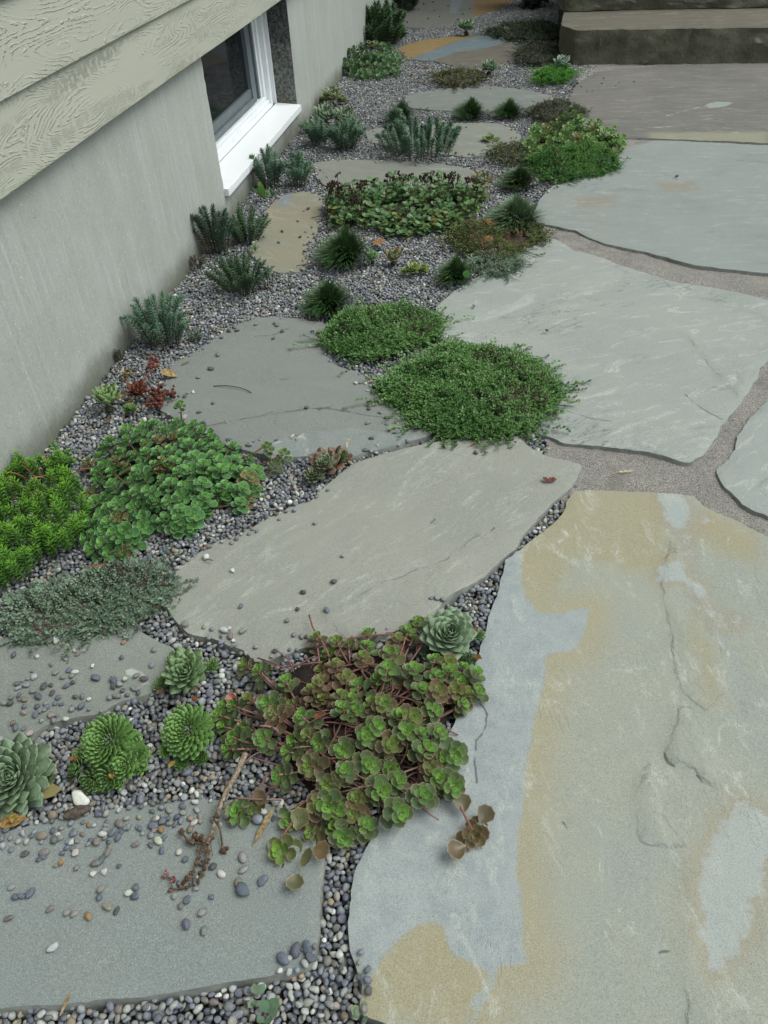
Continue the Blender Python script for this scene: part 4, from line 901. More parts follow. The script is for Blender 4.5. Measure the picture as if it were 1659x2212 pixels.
def plant(name, x, y, label, cat, group=None, z=-.004):
    p = g(x, y); return empty(name, (float(p[0]), float(p[1]), z), label, cat, group)
def rosette(lv, c, R, n, inner, outer, tilt=(0, 0, 1), rs=R0, e0=82, e1=8, lmin=.28, dome=0.0, width=1.0, power=.62, tip=None):
    up = np.array(tilt, float); up /= np.linalg.norm(up); a = np.cross(up, [0, 1, .1]); a /= np.linalg.norm(a); b = np.cross(up, a)
    ph = rs.uniform(0, 6.28)
    for i in range(n):
        t = (i+.5)/n; th = ph+i*2.39996+rs.uniform(-.07, .07); el = math.radians(e0+(e1-e0)*t**.8+rs.uniform(-4, 4))
        rad = math.cos(th)*a+math.sin(th)*b
        if dome > .4: el = math.radians(78-74*t**.55+rs.uniform(-5, 5))
        d = math.cos(el)*rad+math.sin(el)*up; nrm = math.cos(el)*up-math.sin(el)*rad
        size = R*(lmin+(1-lmin)*t**power)*rs.uniform(.93, 1.07)
        if dome > .4:
            size = R*(.16+.30*t**.5)*rs.uniform(.93, 1.07); pos = c+rad*R*.66*t**.62-up*(R*.52*t**1.7)-up*R*.02
        else: pos = c+rad*R*dome*t-up*(R*dome*.75*t*t)-up*R*.05
        col = jit(mixc(inner, outer, t**.7), rs, .08)
        lv.add(pos, d, nrm, size, col, width)
SUNV = np.array([.05, -.28, 1.0])
BASEWID = {}
def houseleek(x, y, Rpx, n, inner, outer, label, tilt=SUNV, dome=0.0, height=.03, mat=None, offs=(), e1=8, width=1.0, e0=82, lmin=.28, dry=0, name='houseleek', cat='houseleek', key='semp', proto=None, power=.62):
    rs = random.Random(int(x*7+y)); mat = mat or M_semp; proto = proto or L_SEMP
    c = g(x, y, height); R = Rpx*mpp(x, y); e = empty(name, (float(c[0]), float(c[1]), -.004), label, cat)
    lv = Leaves(key, proto, mat); rosette(lv, c, R, n, inner, outer, tilt, rs, e1=e1, dome=dome, width=width, e0=e0, lmin=lmin, power=power)
    lv.emit(e, 300)
    b = Bag(); sv, sf = ico(1); b.raw(sv*np.array([R*(.45 if dome > .4 else .2), R*(.45 if dome > .4 else .2), max(height*.5, .008)])+np.array([c[0], c[1], height*.3-.004]), sf, (.035, .04, .02))
    b.build('crown_base', M_stem, e)
    for (ox, oy, orp, *rest) in offs:
        cc = g(ox, oy, rest[0] if rest else .014); ocol = rest[1] if len(rest) > 1 else mixc(inner, outer, .6)
        tl = rest[2] if len(rest) > 2 else tilt
        l2 = Leaves(key, proto, mat); Ro = orp*mpp(ox, oy); rosette(l2, cc, Ro, 46 if orp > 12 else 30, mixc(ocol, (.16, .26, .05), .25), ocol, tl, rs, e1=5, dome=.25)
        bg_ = Bag(); bg_.inst(proto, [q[1] for q in l2.L], [q[0] for q in l2.L], [q[2] for q in l2.L]); o = bg_.build('offset_rosette', mat, e)
        sv2 = ico(1); b2 = Bag()
    for i in range(dry):
        th = rs.uniform(0, 6.28); p = c+np.array([math.cos(th)*R*.85, math.sin(th)*R*.75-R*.2, -height*.5]); p[2] = max(.006, p[2])
        b3 = Bag(); b3.inst(L_OVAL, [basis((math.cos(th), math.sin(th), .2), (0, 0, 1))*R*.4], [p], [rs.choice([(.20, .09, .035), (.28, .20, .05), (.12, .07, .045)])]); b3.build('withered_leaf', M_dry, e)
    return e
G1, G2 = (.21, .38, .105), (.15, .30, .08)
B1, B2 = (.145, .225, .125), (.175, .245, .165)
houseleek(28, 1678, 72, 84, B1, B2, 'large blue-green houseleek rosette at the left edge beside a pink-tipped loose leaf', height=.035, mat=M_blue, tilt=(.05, -.38, 1), dome=.28, width=.85, offs=[(99, 1682, 22, .014, (.13, .17, .075)), (76, 1632, 20, .014, (.17, .17, .11))], dry=3, e1=-4)
houseleek(222, 1600, 58, 170, G1, G2, 'round green houseleek mound ringed by small offset rosettes', height=.055, dome=.55, tilt=(-.05, -.45, 1), e1=-6, lmin=.18,
          offs=[(270, 1652, 30, .028), (232, 1680, 28, .018, (.08, .17, .04), (0, -1, .8)), (196, 1686, 26, .014, (.07, .15, .035), (-.2, -1, .7)), (166, 1658, 26, .02, (.08, .17, .04), (-.8, -.5, .8)), (298, 1632, 26, .03, (.1, .21, .05), (.8, -.4, .8)), (283, 1597, 22, .03), (172, 1632, 16, .02), (256, 1684, 20, .012), (300, 1656, 18, .012), (292, 1612, 20, .03), (214, 1690, 18, .01)], dry=8)
houseleek(398, 1576, 54, 150, G1, G2, 'green globe houseleek beside the red-edged stonecrop', height=.06, dome=.55, tilt=(0, -.45, 1), e1=-6, lmin=.18,
          offs=[(392, 1645, 18, .012, (.07, .16, .035)), (432, 1636, 17, .014, (.06, .14, .03)), (358, 1622, 16, .014)], dry=4)
houseleek(404, 1452, 56, 52, (.20, .30, .15), (.165, .26, .125), 'pale flat houseleek by the corner of the left flagstone', height=.025, e1=6, width=.82, offs=[(378, 1424, 17, .016, (.13, .23, .08)), (457, 1438, 16, .016, (.13, .24, .08)), (347, 1478, 16, .012, (.14, .22, .09)), (355, 1466, 12, .012)], dry=3)
houseleek(972, 1372, 64, 56, B1, (.205, .285, .19), 'large blue-green houseleek above the red-edged stonecrop', height=.035, mat=M_blue, e1=0, offs=[(937, 1412, 24, .012, (.06, .14, .06)), (1008, 1424, 20, .012, (.07, .15, .07)), (1035, 1372, 14, .014, (.13, .22, .10))], dry=2, width=1.05)
# reddish trio at the end of the green stonecrop
e_ = houseleek(703, 1002, 26, 40, (.17, .24, .13), (.16, .17, .12), 'green-hearted houseleek cluster with red-brown outer leaves', height=.03, offs=[(681, 1024, 22, .016, (.15, .17, .11)), (741, 984, 15, .026, (.14, .19, .09))], e1=10)
lv = Leaves('semp', L_SEMP, M_semp); c_ = g(703, 1004, .018); rosette(lv, c_, .050, 17, (.13, .07, .055), (.16, .095, .075), SUNV, random.Random(4), e0=50, e1=14, lmin=.6)
c_ = g(733, 992, .018); rosette(lv, c_, .042, 9, (.14, .06, .045), (.20, .10, .075), SUNV, random.Random(8), e0=50, e1=10, lmin=.6); lv.emit(e_)
houseleek(232, 871, 46, 34, (.15, .26, .10), (.20, .31, .11), 'upright pale green houseleek against the foundation wall', height=.025, e0=85, e1=32, width=.72, tilt=(.1, .05, 1), offs=[(282, 882, 16, .01, (.13, .24, .06))], dry=4)
houseleek(804, 557, 19, 36, (.16, .32, .11), (.18, .34, .13), 'small bright green houseleek right of the dark grass tuft', height=.02, e1=15)
houseleek(849, 561, 30, 17, (.17, .26, .13), (.24, .17, .10), 'open houseleek with reddish leaf tips in the gravel', height=.015, e0=80, e1=30, lmin=.5)
houseleek(893, 583, 20, 26, (.20, .28, .09), (.25, .32, .08), 'yellow-green spreading houseleek near the leafy weed', height=.012, e1=15, offs=[(912, 580, 14, .012, (.24, .30, .08)), (876, 585, 11, .012, (.22, .30, .08))])
houseleek(1039, 396, 34, 40, (.16, .24, .15), (.21, .13, .10), 'grey-green houseleek with red outer leaves beside the wilting plant', height=.035, mat=M_blue, e1=20, dry=4)
houseleek(717, 214, 30, 30, (.15, .21, .12), (.19, .21, .10), 'pale houseleek clump at the wall beyond the sill', height=.04, e1=25, offs=[(738, 215, 13, .02), (700, 214, 13, .02)], dry=3)
houseleek(703, 257, 36, 60, (.15, .22, .14), (.17, .24, .15), 'spiky grey-green houseleek next to the wall', height=.03, mat=M_blue, e1=25, width=.6, dry=3)
houseleek(743, 262, 34, 60, (.16, .22, .14), (.16, .22, .13), 'grey-green houseleek behind the thin upright sprigs', height=.035, mat=M_blue, e1=28, width=.6, dry=3)
houseleek(668, 277, 18, 34, (.18, .27, .13), (.17, .25, .12), 'small pale houseleek at the far corner of the sill', height=.02, e1=20, width=.7)
houseleek(1057, 149, 24, 50, (.12, .20, .10), (.17, .25, .15), 'far houseleek with pale outer leaves before the rusty flagstone', height=.03, e1=14, width=.7)
houseleek(1007, 62, 24, 24, (.07, .15, .07), (.13, .22, .13), 'dark leafy rosette between the two furthest flagstones', height=.04, e1=14, width=1.1)
houseleek(1214, 140, 24, 30, (.15, .22, .16), (.19, .26, .20), 'silvery green rosette at the foot of the stone step', height=.05, mat=M_blue, e1=20)
houseleek(1093, 67, 11, 24, (.10, .2, .06), (.10, .18, .06), 'tiny green rosette on the far gravel near the steps', height=.02, e1=14)
# loose houseleek leaves
def loose_leaf(x, y, ang, L, col, label, proto=L_OVAL, lift=.006, cat='fallen leaf', name='fallen_leaf', mat=None, top=.0):
    p = g(x, y, top); th = math.radians(ang); b = Bag()
    b.inst(proto, [basis((math.cos(th), math.sin(th), .12), (.15, -.2, 1))*L], [(0, 0, 0)], [col]); o = b.build(name, mat or M_dry)
    o.location = (p[0], p[1], top+lift); tag(o, label, cat); return o
loose_leaf(84, 1725, 20, .045, (.30, .25, .12), 'pink-tipped pale leaf lying by the left houseleek', mat=M_leaf, lift=.01)
loose_leaf(60, 1768, 215, .045, (.27, .17, .06), 'tan withered leaf beneath the left houseleek')
loose_leaf(1326, 1022, 5, .05, (.60, .54, .40), 'pale straw-coloured leaf on the sand joint', L_SLIM, .002, top=-.008)
loose_leaf(1010, 968, 50, .05, (.36, .26, .15), 'narrow tan leaf at the rim of the large thyme mat', L_SLIM, .004, top=.004)
loose_leaf(1178, 1042, 10, .028, (.17, .07, .045), 'small crumpled brown leaf on the middle flagstone', L_OVAL, .004, top=.004)
loose_leaf(1184, 1047, 130, .022, (.15, .07, .045), 'curled brown leaf scrap on the middle flagstone', L_OVAL, .006, top=.004)
loose_leaf(385, 818, 170, .06, (.38, .28, .13), 'yellowed ragged leaf at the edge of the grey-green flagstone', L_OVAL, .006)
loose_leaf(388, 793, 40, .04, (.28, .15, .07), 'small brown bark flake by the grey-green flagstone', L_SLIM, .005)
loose_leaf(803, 530, 0, .055, (.36, .19, .09), 'curled orange-brown leaf beside the dark grass tuft', L_ROUND, .01)
loose_leaf(1078, 500, 200, .06, (.30, .16, .07), 'rusty curled leaf on the brownish thyme', L_ROUND, .035)
loose_leaf(1045, 535, 60, .05, (.27, .13, .05), 'dark orange leaf left of the brownish thyme', L_ROUND, .02)
loose_leaf(1005, 842, 170, .07, (.30, .20, .11), 'dry tan leaf lodged in the large thyme mat', L_SLIM, .052)
loose_leaf(867, 240, 200, .05, (.40, .30, .15), 'dry yellow leaf in the gravel by the far tuft', L_SLIM, .008)
loose_leaf(960, 275, 120, .05, (.36, .25, .12), 'tan leaf standing in the gravel near the upright stonecrop', L_SLIM, .01)
loose_leaf(910, 160, -30, .06, (.22, .09, .03), 'orange-brown leaf at the right side of the far leafy clump', L_OVAL, .03)
loose_leaf(750, 985, 95, .05, (.40, .34, .24), 'upright papery leaf behind the red-brown houseleeks', L_SLIM, .02)
loose_leaf(545, 1835, 75, .075, (.30, .23, .12), 'thin dry leaf left of the trailing stonecrop sprig', L_SLIM, .004, top=.005)
loose_leaf(130, 2200, 85, .035, (.32, .24, .12), 'straw sliver in the gravel at the bottom edge', L_SLIM, .004)
loose_leaf(442, 1212, -15, .03, (.16, .10, .075), 'reddish brown leaf stalk beside the middle flagstone', L_SLIM, .008, top=.004)
loose_leaf(195, 1245, 10, .05, (.27, .12, .06), 'orange bark sliver above the grey thyme', L_SLIM, .03)
loose_leaf(735, 405, 170, .035, (.35, .26, .14), 'pale brown leaf scrap behind the tan flagstone', L_SLIM, .004)
loose_leaf(485, 620, 70, .05, (.30, .15, .07), 'thin orange chip in the gravel near the wall', L_SLIM, .008)
# wood chip
b = Bag(); v, f = ico(1); rsx = np.random.RandomState(2); v = v*np.array([.022, .009, .007])*(1+.25*rsx.rand(len(v), 1)); b.raw(v, f, (.10, .08, .065))
o = b.build('wood_chip', M_dry, None, False); p = g(170, 1762); o.location = (p[0], p[1], .012); o.rotation_euler = (.1, 0, .55); tag(o, 'dark weathered wood chip lying on the gravel below the left houseleeks', 'wood chip')
# white pebble
o = bpy.data.objects.new('pebble', PEBME[3]); p = g(174, 1727); o.location = (p[0], p[1], .004); o.scale = (.0165, .0165, .013); o.rotation_euler = (0, .1, -.3); o.color = (.62, .62, .56, 1); COL.objects.link(o)
tag(o, 'largest white pebble, long and flat, below the round houseleek mound', 'pebble')
# dark hollow of bare soil below the mound
# curved dry twig on the slab
def stick(name, pts, r, col, label, cat, parent=None, sides=5):
    v, f = tube(pts, r, sides); b = Bag(); b.raw(v, f, col); o = b.build(name, M_dry, parent)
    if parent is None: tag(o, label, cat)
    return o
P_ = lambda x, y, z=0.0: g(x, y, z)
stick('twig', bez(P_(461, 834, .006), P_(512, 829, .014), P_(543, 848, .006)), [.0012]*8, (.05, .035, .025), 'thin curved dark twig on the grey-green flagstone', 'twig')
stick('twig', bez(P_(803, 537, .006), P_(835, 533, .01), P_(860, 528, .006)), [.0012]*8, (.06, .04, .03), 'short dark twig near the ochre flagstone', 'twig') if False else None
stick('twig', [P_(672, 471, .006), P_(692, 466, .012)], [.0018, .0012], (.06, .05, .03), 'short dark twig on the ochre flagstone', 'twig')
stick('twig', bez(P_(735, 578, .01), P_(690, 560, .02), P_(640, 575, .008)), [.0016]*8, (.20, .13, .09), 'reddish dry twig in the gravel below the ochre flagstone', 'twig')

# --- mats (thyme)
M_mat = leaf_mat('thyme_leaf', None, 0, .6, .15)
def in_poly_pts(poly, n, rs):
    lo = poly.min(0); hi = poly.max(0); out = np.zeros((0, 2))
    while len(out) < n:
        Q = rs.uniform(lo, hi, (n, 2)); out = np.concatenate([out, Q[sdf_poly(Q, poly) > 0]])
    return out[:n]
def mat_plant(px, hgt, n, cols, label, leaf=.0055, brown=(.085, .06, .045), brown_amt=.3, runners=(), cat='thyme', name='creeping_thyme', under=(.030, .032, .016), jag=.013, seed=1, sp=.055, bare=0.0):
    rs = np.random.RandomState(seed); poly = resample(np.array([g2(p, .008) for p in px]), .012, True, jag, seed)
    c = poly.mean(0); e = empty(name, (float(c[0]), float(c[1]), -.004), label, cat)
    Q = in_poly_pts(poly, n, rs); d = sdf_poly(Q, poly)
    def hz(Q, d): return hgt*np.clip(np.sqrt(np.clip(d/sp, 0, 1))*(.68+.95*fbm(Q[:, 0]*13, Q[:, 1]*13, 3, seed)+.7*vnoise(Q[:, 0]*45, Q[:, 1]*45, seed+1)), .03, 2)+.004
    h = hz(Q, d)
    # woody mat beneath the leaves
    G = in_poly_pts(poly, 900, rs); allp = np.concatenate([poly, G]); r = delaunay_2d_cdt([Vector(q) for q in allp], [(i, (i+1) % len(poly)) for i in range(len(poly))], [], 1, 1e-6)
    V = np.array([tuple(q) for q in r[0]]); T = np.array([t for t in r[2] if len(t) == 3]); T = T[sdf_poly(V[T].mean(1), poly) > 0]
    dv = sdf_poly(V, poly); zv = np.where(dv > .012, hz(V, dv)*(.35 if bare else .55), -.012)
    cc = np.array(under)*(1+.5*NR.rand(len(V), 1))
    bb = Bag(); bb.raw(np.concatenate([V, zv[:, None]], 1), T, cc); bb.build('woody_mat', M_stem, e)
    # sprigs: 3 pairs of leaves on a short stem
    gx = np.gradient; eps = .01
    gr = np.stack([sdf_poly(Q+[eps, 0], poly)-d, sdf_poly(Q+[0, eps], poly)-d], 1)/eps
    out = -gr*np.clip(1-d/.09, 0, 1)[:, None]
    dirs = np.concatenate([out*1.3+rs.normal(0, .45, (n, 2)), np.full((n, 1), .75)], 1); dirs /= np.linalg.norm(dirs, axis=1)[:, None]
    tone = fbm(Q[:, 0]*7, Q[:, 1]*7, 3, seed+4); brn = np.clip((fbm(Q[:, 0]*10, Q[:, 1]*10, 3, seed+7)-.02)*3.5, 0, 1)*brown_amt*np.clip(d/(.03 if bare else .05), .0, 1)
    bag = Bag(); mats = []; locs = []; tints = []
    cA, cB, cC = [np.array(q) for q in cols]
    keep = (brn < rs.rand(n)*.9+.12) if bare else np.ones(n, bool)
    for i in range(n):
        if not keep[i]: continue
        dr = dirs[i]; Ln = leaf*rs.uniform(1.4, 3.6); a = basis(dr, (0, 0, 1)); x_, z_ = a[:, 0], a[:, 2]
        t = np.clip(.5+tone[i]*1.2+rs.normal(0, .22), 0, 1); col = cA*(1-t)+cB*t
        if rs.rand() < .12: col = cC
        if rs.rand() < brn[i]: col = np.array(brown)*rs.uniform(.7, 1.5)
        for lev in range(4):
            s_ = (lev+1)/4; p0 = np.array([Q[i, 0], Q[i, 1], h[i]-leaf*.6])+dr*Ln*s_; ph = lev*1.57+rs.uniform(0, .6)
            for sg in (1, -1):
                rd = math.cos(ph)*x_+math.sin(ph)*z_; el = .35+.25*lev
                dd = sg*rd*math.cos(el)+dr*math.sin(el); nn = dr*math.cos(el)-sg*rd*math.sin(el)
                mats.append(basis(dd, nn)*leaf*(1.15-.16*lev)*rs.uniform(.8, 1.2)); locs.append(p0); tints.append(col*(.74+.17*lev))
    # sprigs that creep out past the rim
    nrm_ = []
    for i in range(int(len(poly)*2.4)):
        a0 = poly[rs.randint(len(poly))]; o_ = a0-c; 
        eg = np.array([sdf_poly(np.array([a0+[.01, 0]]), poly)[0]-sdf_poly(np.array([a0-[.01, 0]]), poly)[0], sdf_poly(np.array([a0+[0, .01]]), poly)[0]-sdf_poly(np.array([a0-[0, .01]]), poly)[0]]); eg = -eg/(np.linalg.norm(eg)+1e-9)+rs.normal(0, .35, 2)
        Ls = leaf*(1+8*rs.rand()**2.2); k0 = max(3, int(Ls/leaf*1.4)); zz0 = rs.uniform(.004, .016); tone_ = rs.uniform(.6, 1.15); cA_ = np.array(cols[1 if rs.rand() < .5 else 0])
        for j in range(k0):
            q = np.array([*(a0+eg*(Ls*(j+1)/k0-leaf)), zz0+.006*math.sin(j*.9)+hgt*.12])
            for _ in range(3):
                dd = rs.normal(0, .9, 3)+np.array([eg[0], eg[1], .4])*.9; dd[2] = abs(dd[2])*.6+.15; mats.append(basis(dd, (0, 0, 1))*leaf*rs.uniform(.8, 1.25)); locs.append(q); tints.append(cA_*tone_)
    for ln in runners:
        L = [g(q[0], q[1], .008) for q in ln]; L = resample(np.array(L), leaf*.9, False)
        v, f = tube(L, .0009, 4); bb2 = Bag(); bb2.raw(v, f, (.09, .06, .035)); bb2.build('runner', M_stem, e)
        for q in L:
            for _ in range(2):
                dd = rs.normal(0, 1, 3); dd[2] = abs(dd[2])*.6+.2; mats.append(basis(dd, (0, 0, 1))*leaf*rs.uniform(.8, 1.2)); locs.append(q); tints.append(cA*(rs.uniform(.6, 1.1)))
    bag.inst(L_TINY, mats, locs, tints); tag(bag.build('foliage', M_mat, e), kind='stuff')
    return e
TG = ((.090, .20, .055), (.165, .305, .10), (.23, .36, .16)); 
mat_plant([(710, 726), (732, 698), (790, 682), (850, 672), (910, 676), (940, 695), (948, 718), (935, 735), (890, 744), (845, 762), (795, 772), (745, 760), (714, 746)], .035, 2700, TG, 'smaller green thyme mat adjoining the big one', leaf=.0094, seed=3, runners=[[(940, 705), (960, 695), (978, 690)], [(940, 735), (965, 735)]])
mat_plant([(830, 835), (860, 812), (900, 795), (935, 772), (960, 758), (1010, 762), (1075, 772), (1130, 785), (1158, 806), (1195, 828), (1200, 850), (1180, 880), (1152, 905), (1155, 925), (1120, 938), (1060, 944), (990, 940), (935, 930), (900, 912), (890, 888), (850, 872), (832, 855)], .045, 6800, TG, 'biggest green thyme mat sprawling over three flagstones', leaf=.0096, seed=5, brown_amt=.6,
          runners=[[(1190, 835), (1240, 830), (1275, 824)], [(1190, 845), (1235, 845), (1262, 842)], [(1180, 870), (1225, 878)], [(1180, 858), (1230, 860), (1245, 858)], [(830, 865), (805, 868), (792, 875)], [(820, 850), (800, 845)], [(905, 925), (870, 930)], [(950, 935), (935, 955), (925, 965)], [(990, 940), (975, 970)], [(1095, 940), (1100, 968)], [(1060, 945), (1058, 955)], [(1160, 775), (1185, 770)], [(1130, 760), (1150, 748)], [(1190, 800), (1215, 790)]])
TGR = ((.15, .22, .155), (.215, .295, .215), (.28, .34, .27))
mat_plant([(20, 1330), (60, 1290), (130, 1270), (190, 1240), (250, 1228), (310, 1230), (355, 1250), (368, 1280), (345, 1320), (280, 1335), (240, 1360), (180, 1365), (110, 1375), (60, 1380), (20, 1360)], .017, 1350, TGR, 'grey-green woolly thyme spilling onto the left flagstone', leaf=.0078, brown=(.13, .10, .085), brown_amt=1.0, seed=8, bare=1,
          under=(.085, .065, .052), runners=[[(350, 1275), (385, 1262), (430, 1250)], [(350, 1290), (395, 1282), (412, 1268)], [(60, 1375), (20, 1388), (-20, 1402)], [(230, 1355), (195, 1378), (180, 1395)], [(250, 1350), (220, 1372)], [(120, 1372), (70, 1390)], [(330, 1300), (370, 1300)], [(150, 1368), (100, 1385), (30, 1392)]], sp=.04)
mat_plant([(1140, 350), (1170, 328), (1220, 320), (1270, 325), (1320, 345), (1332, 362), (1290, 378), (1240, 385), (1200, 395), (1175, 380)], .05, 2600, ((.05, .15, .03), (.09, .23, .04), (.13, .27, .06)), 'low bright green thyme in front of the yellow-green stonecrop', leaf=.0085, seed=12, brown_amt=.1)
mat_plant([(975, 505), (1010, 488), (1060, 482), (1110, 490), (1160, 495), (1170, 515), (1140, 535), (1110, 545), (1100, 560), (1060, 565), (1020, 545), (985, 530)], .04, 1900, ((.09, .12, .035), (.14, .17, .05), (.16, .15, .06)), 'brownish olive thyme below the pale grass tuft', leaf=.0075, seed=14, brown=(.17, .09, .05), brown_amt=.9, bare=1, under=(.05, .04, .03), runners=[[(1130, 540), (1160, 552), (1178, 548)], [(1150, 520), (1185, 512)]])
mat_plant([(1030, 555), (1065, 550), (1110, 560), (1120, 580), (1090, 592), (1045, 590), (1025, 575)], .02, 600, TGR, 'sparse grey thyme tangled at the rim of the pale flagstone', leaf=.007, seed=15, brown_amt=.8, bare=1, under=(.05, .04, .035), runners=[[(1100, 575), (1135, 572), (1150, 573)], [(1090, 585), (1100, 600), (1095, 612)], [(1060, 585), (1062, 598)], [(1110, 582), (1130, 590)]])
mat_plant([(1160, 165), (1180, 152), (1215, 150), (1232, 160), (1225, 174), (1190, 180), (1165, 176)], .035, 900, ((.07, .22, .03), (.11, .32, .04), (.14, .34, .05)), 'bright lime green cushion in the gravel before the step', leaf=.010, seed=17, brown_amt=0, cat='stonecrop', name='moss_like_stonecrop')
mat_plant([(1145, 250), (1165, 232), (1200, 222), (1235, 228), (1260, 245), (1230, 262), (1180, 262)], .035, 900, ((.085, .10, .055), (.11, .13, .08), (.13, .12, .085)), 'dull grey-brown thyme behind the yellow-green stonecrop', leaf=.0085, seed=19, brown_amt=.8, under=(.05, .045, .035))
mat_plant([(1060, 335), (1090, 315), (1150, 312), (1170, 330), (1140, 350), (1090, 350)], .025, 500, ((.09, .11, .045), (.13, .15, .07), (.14, .12, .07)), 'patchy olive thyme beside the grey far flagstone', leaf=.0085, seed=20, brown_amt=.8, bare=1, under=(.05, .042, .035))
mat_plant([(945, 165), (975, 155), (1020, 158), (1040, 170), (1010, 185), (965, 184)], .02, 350, ((.10, .11, .045), (.15, .16, .06), (.1, .08, .05)), 'half-dead brown creeping plant below the rusty flagstone', leaf=.012, seed=22, brown_amt=1.0, bare=1, under=(.045, .035, .028))
mat_plant([(1120, 118), (1150, 95), (1195, 100), (1198, 130), (1160, 142), (1125, 135)], .03, 700, ((.04, .055, .03), (.07, .085, .05), (.08, .08, .06)), 'dark dull ground cover against the end of the step', leaf=.010, seed=23, brown_amt=.7, under=(.03, .025, .02))
mat_plant([(1060, 70), (1100, 55), (1185, 52), (1200, 85), (1150, 90), (1085, 82)], .03, 700, ((.03, .055, .025), (.055, .085, .04), (.07, .08, .05)), 'dark green ground cover on the far gravel left of the steps', leaf=.012, seed=24, brown_amt=.5, under=(.025, .022, .018))
mat_plant([(860, 620), (862, 618), (866, 620), (863, 623)], .004, 4, TGR, 'tiny seedling', seed=30) if False else None

# --- grass tufts
def tuft(x, y, wpx, hpx, n, cols, label, stiff=1.0, wid=.0027, group=None):
    rs = random.Random(int(x+y)); s = mpp(x, y); R = wpx*s; Hh = hpx*s*1.15; c = g(x, y); e = empty('grass_tuft', (float(c[0]), float(c[1]), -.004), label, 'grass tuft')
    bag = Bag(); VV = []; FF = []; TT = []; nb = 0
    n = int(n*2.6)
    for i in range(n):
        th = rs.uniform(0, 6.283); q = rs.random()**.55; lean = q
        b0 = np.array([c[0]+math.cos(th)*R*.18*q, c[1]+math.sin(th)*R*.18*q, -.006])
        L = Hh*rs.uniform(.66, .98)
        dv = np.array([math.cos(th+rs.uniform(-.3, .3)), math.sin(th+rs.uniform(-.3, .3)), 0.])
        reach = R*lean*rs.uniform(1.05, 1.6); top = L*(1-.72*lean**1.6)
        p1 = b0+dv*reach*.42+np.array([0, 0, top*.95]); p2 = b0+dv*reach+np.array([0, 0, top*(1-.15*lean)+.004])
        pts = bez(b0, p1, p2, 5); side = np.cross(dv, [0, 0, 1]); side /= np.linalg.norm(side)
        col = jit(mixc(cols[0], cols[1], rs.random()), rs, .2)
        if rs.random() < .04: col = (.22, .19, .09)
        v = []
        for j, p in enumerate(pts):
            w_ = wid*(1-.8*(j/4)**1.5)
            v += [p-side*w_, p+side*w_+np.array([0, 0, w_*.6])]
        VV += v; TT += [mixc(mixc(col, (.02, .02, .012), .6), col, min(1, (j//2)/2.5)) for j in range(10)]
        for j in range(4): a = nb+j*2; FF += [(a, a+1, a+3), (a, a+3, a+2)]
        nb += 10
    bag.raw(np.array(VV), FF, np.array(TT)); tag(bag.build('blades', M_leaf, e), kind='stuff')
    return e
DK = ((.036, .085, .030), (.068, .15, .05))
tuft(713, 668, 44, 66, 420, DK, 'dark grass tuft nearest the small thyme mat')
tuft(748, 565, 47, 76, 460, DK, 'dark grass tuft below the wilting leafy plant')
tuft(985, 605, 33, 55, 320, DK, 'dark grass tuft by the corner of the pale flagstone')
tuft(1018, 252, 31, 40, 300, DK, 'left one of two dark grass tufts before the smoke-grey flagstone')
tuft(1100, 250, 28, 36, 280, DK, 'right one of two dark grass tufts before the smoke-grey flagstone')
tuft(868, 262, 28, 42, 260, ((.03, .07, .035), (.055, .11, .055)), 'dark grass tuft right behind the upright blue-green stonecrop')
tuft(1122, 402, 34, 46, 330, ((.025, .07, .022), (.055, .12, .035)), 'dark grass tuft touching the green thyme and gravel')
tuft(1114, 492, 50, 72, 520, ((.085, .15, .08), (.17, .26, .14)), 'pale blue-green grass tuft with long arching blades')

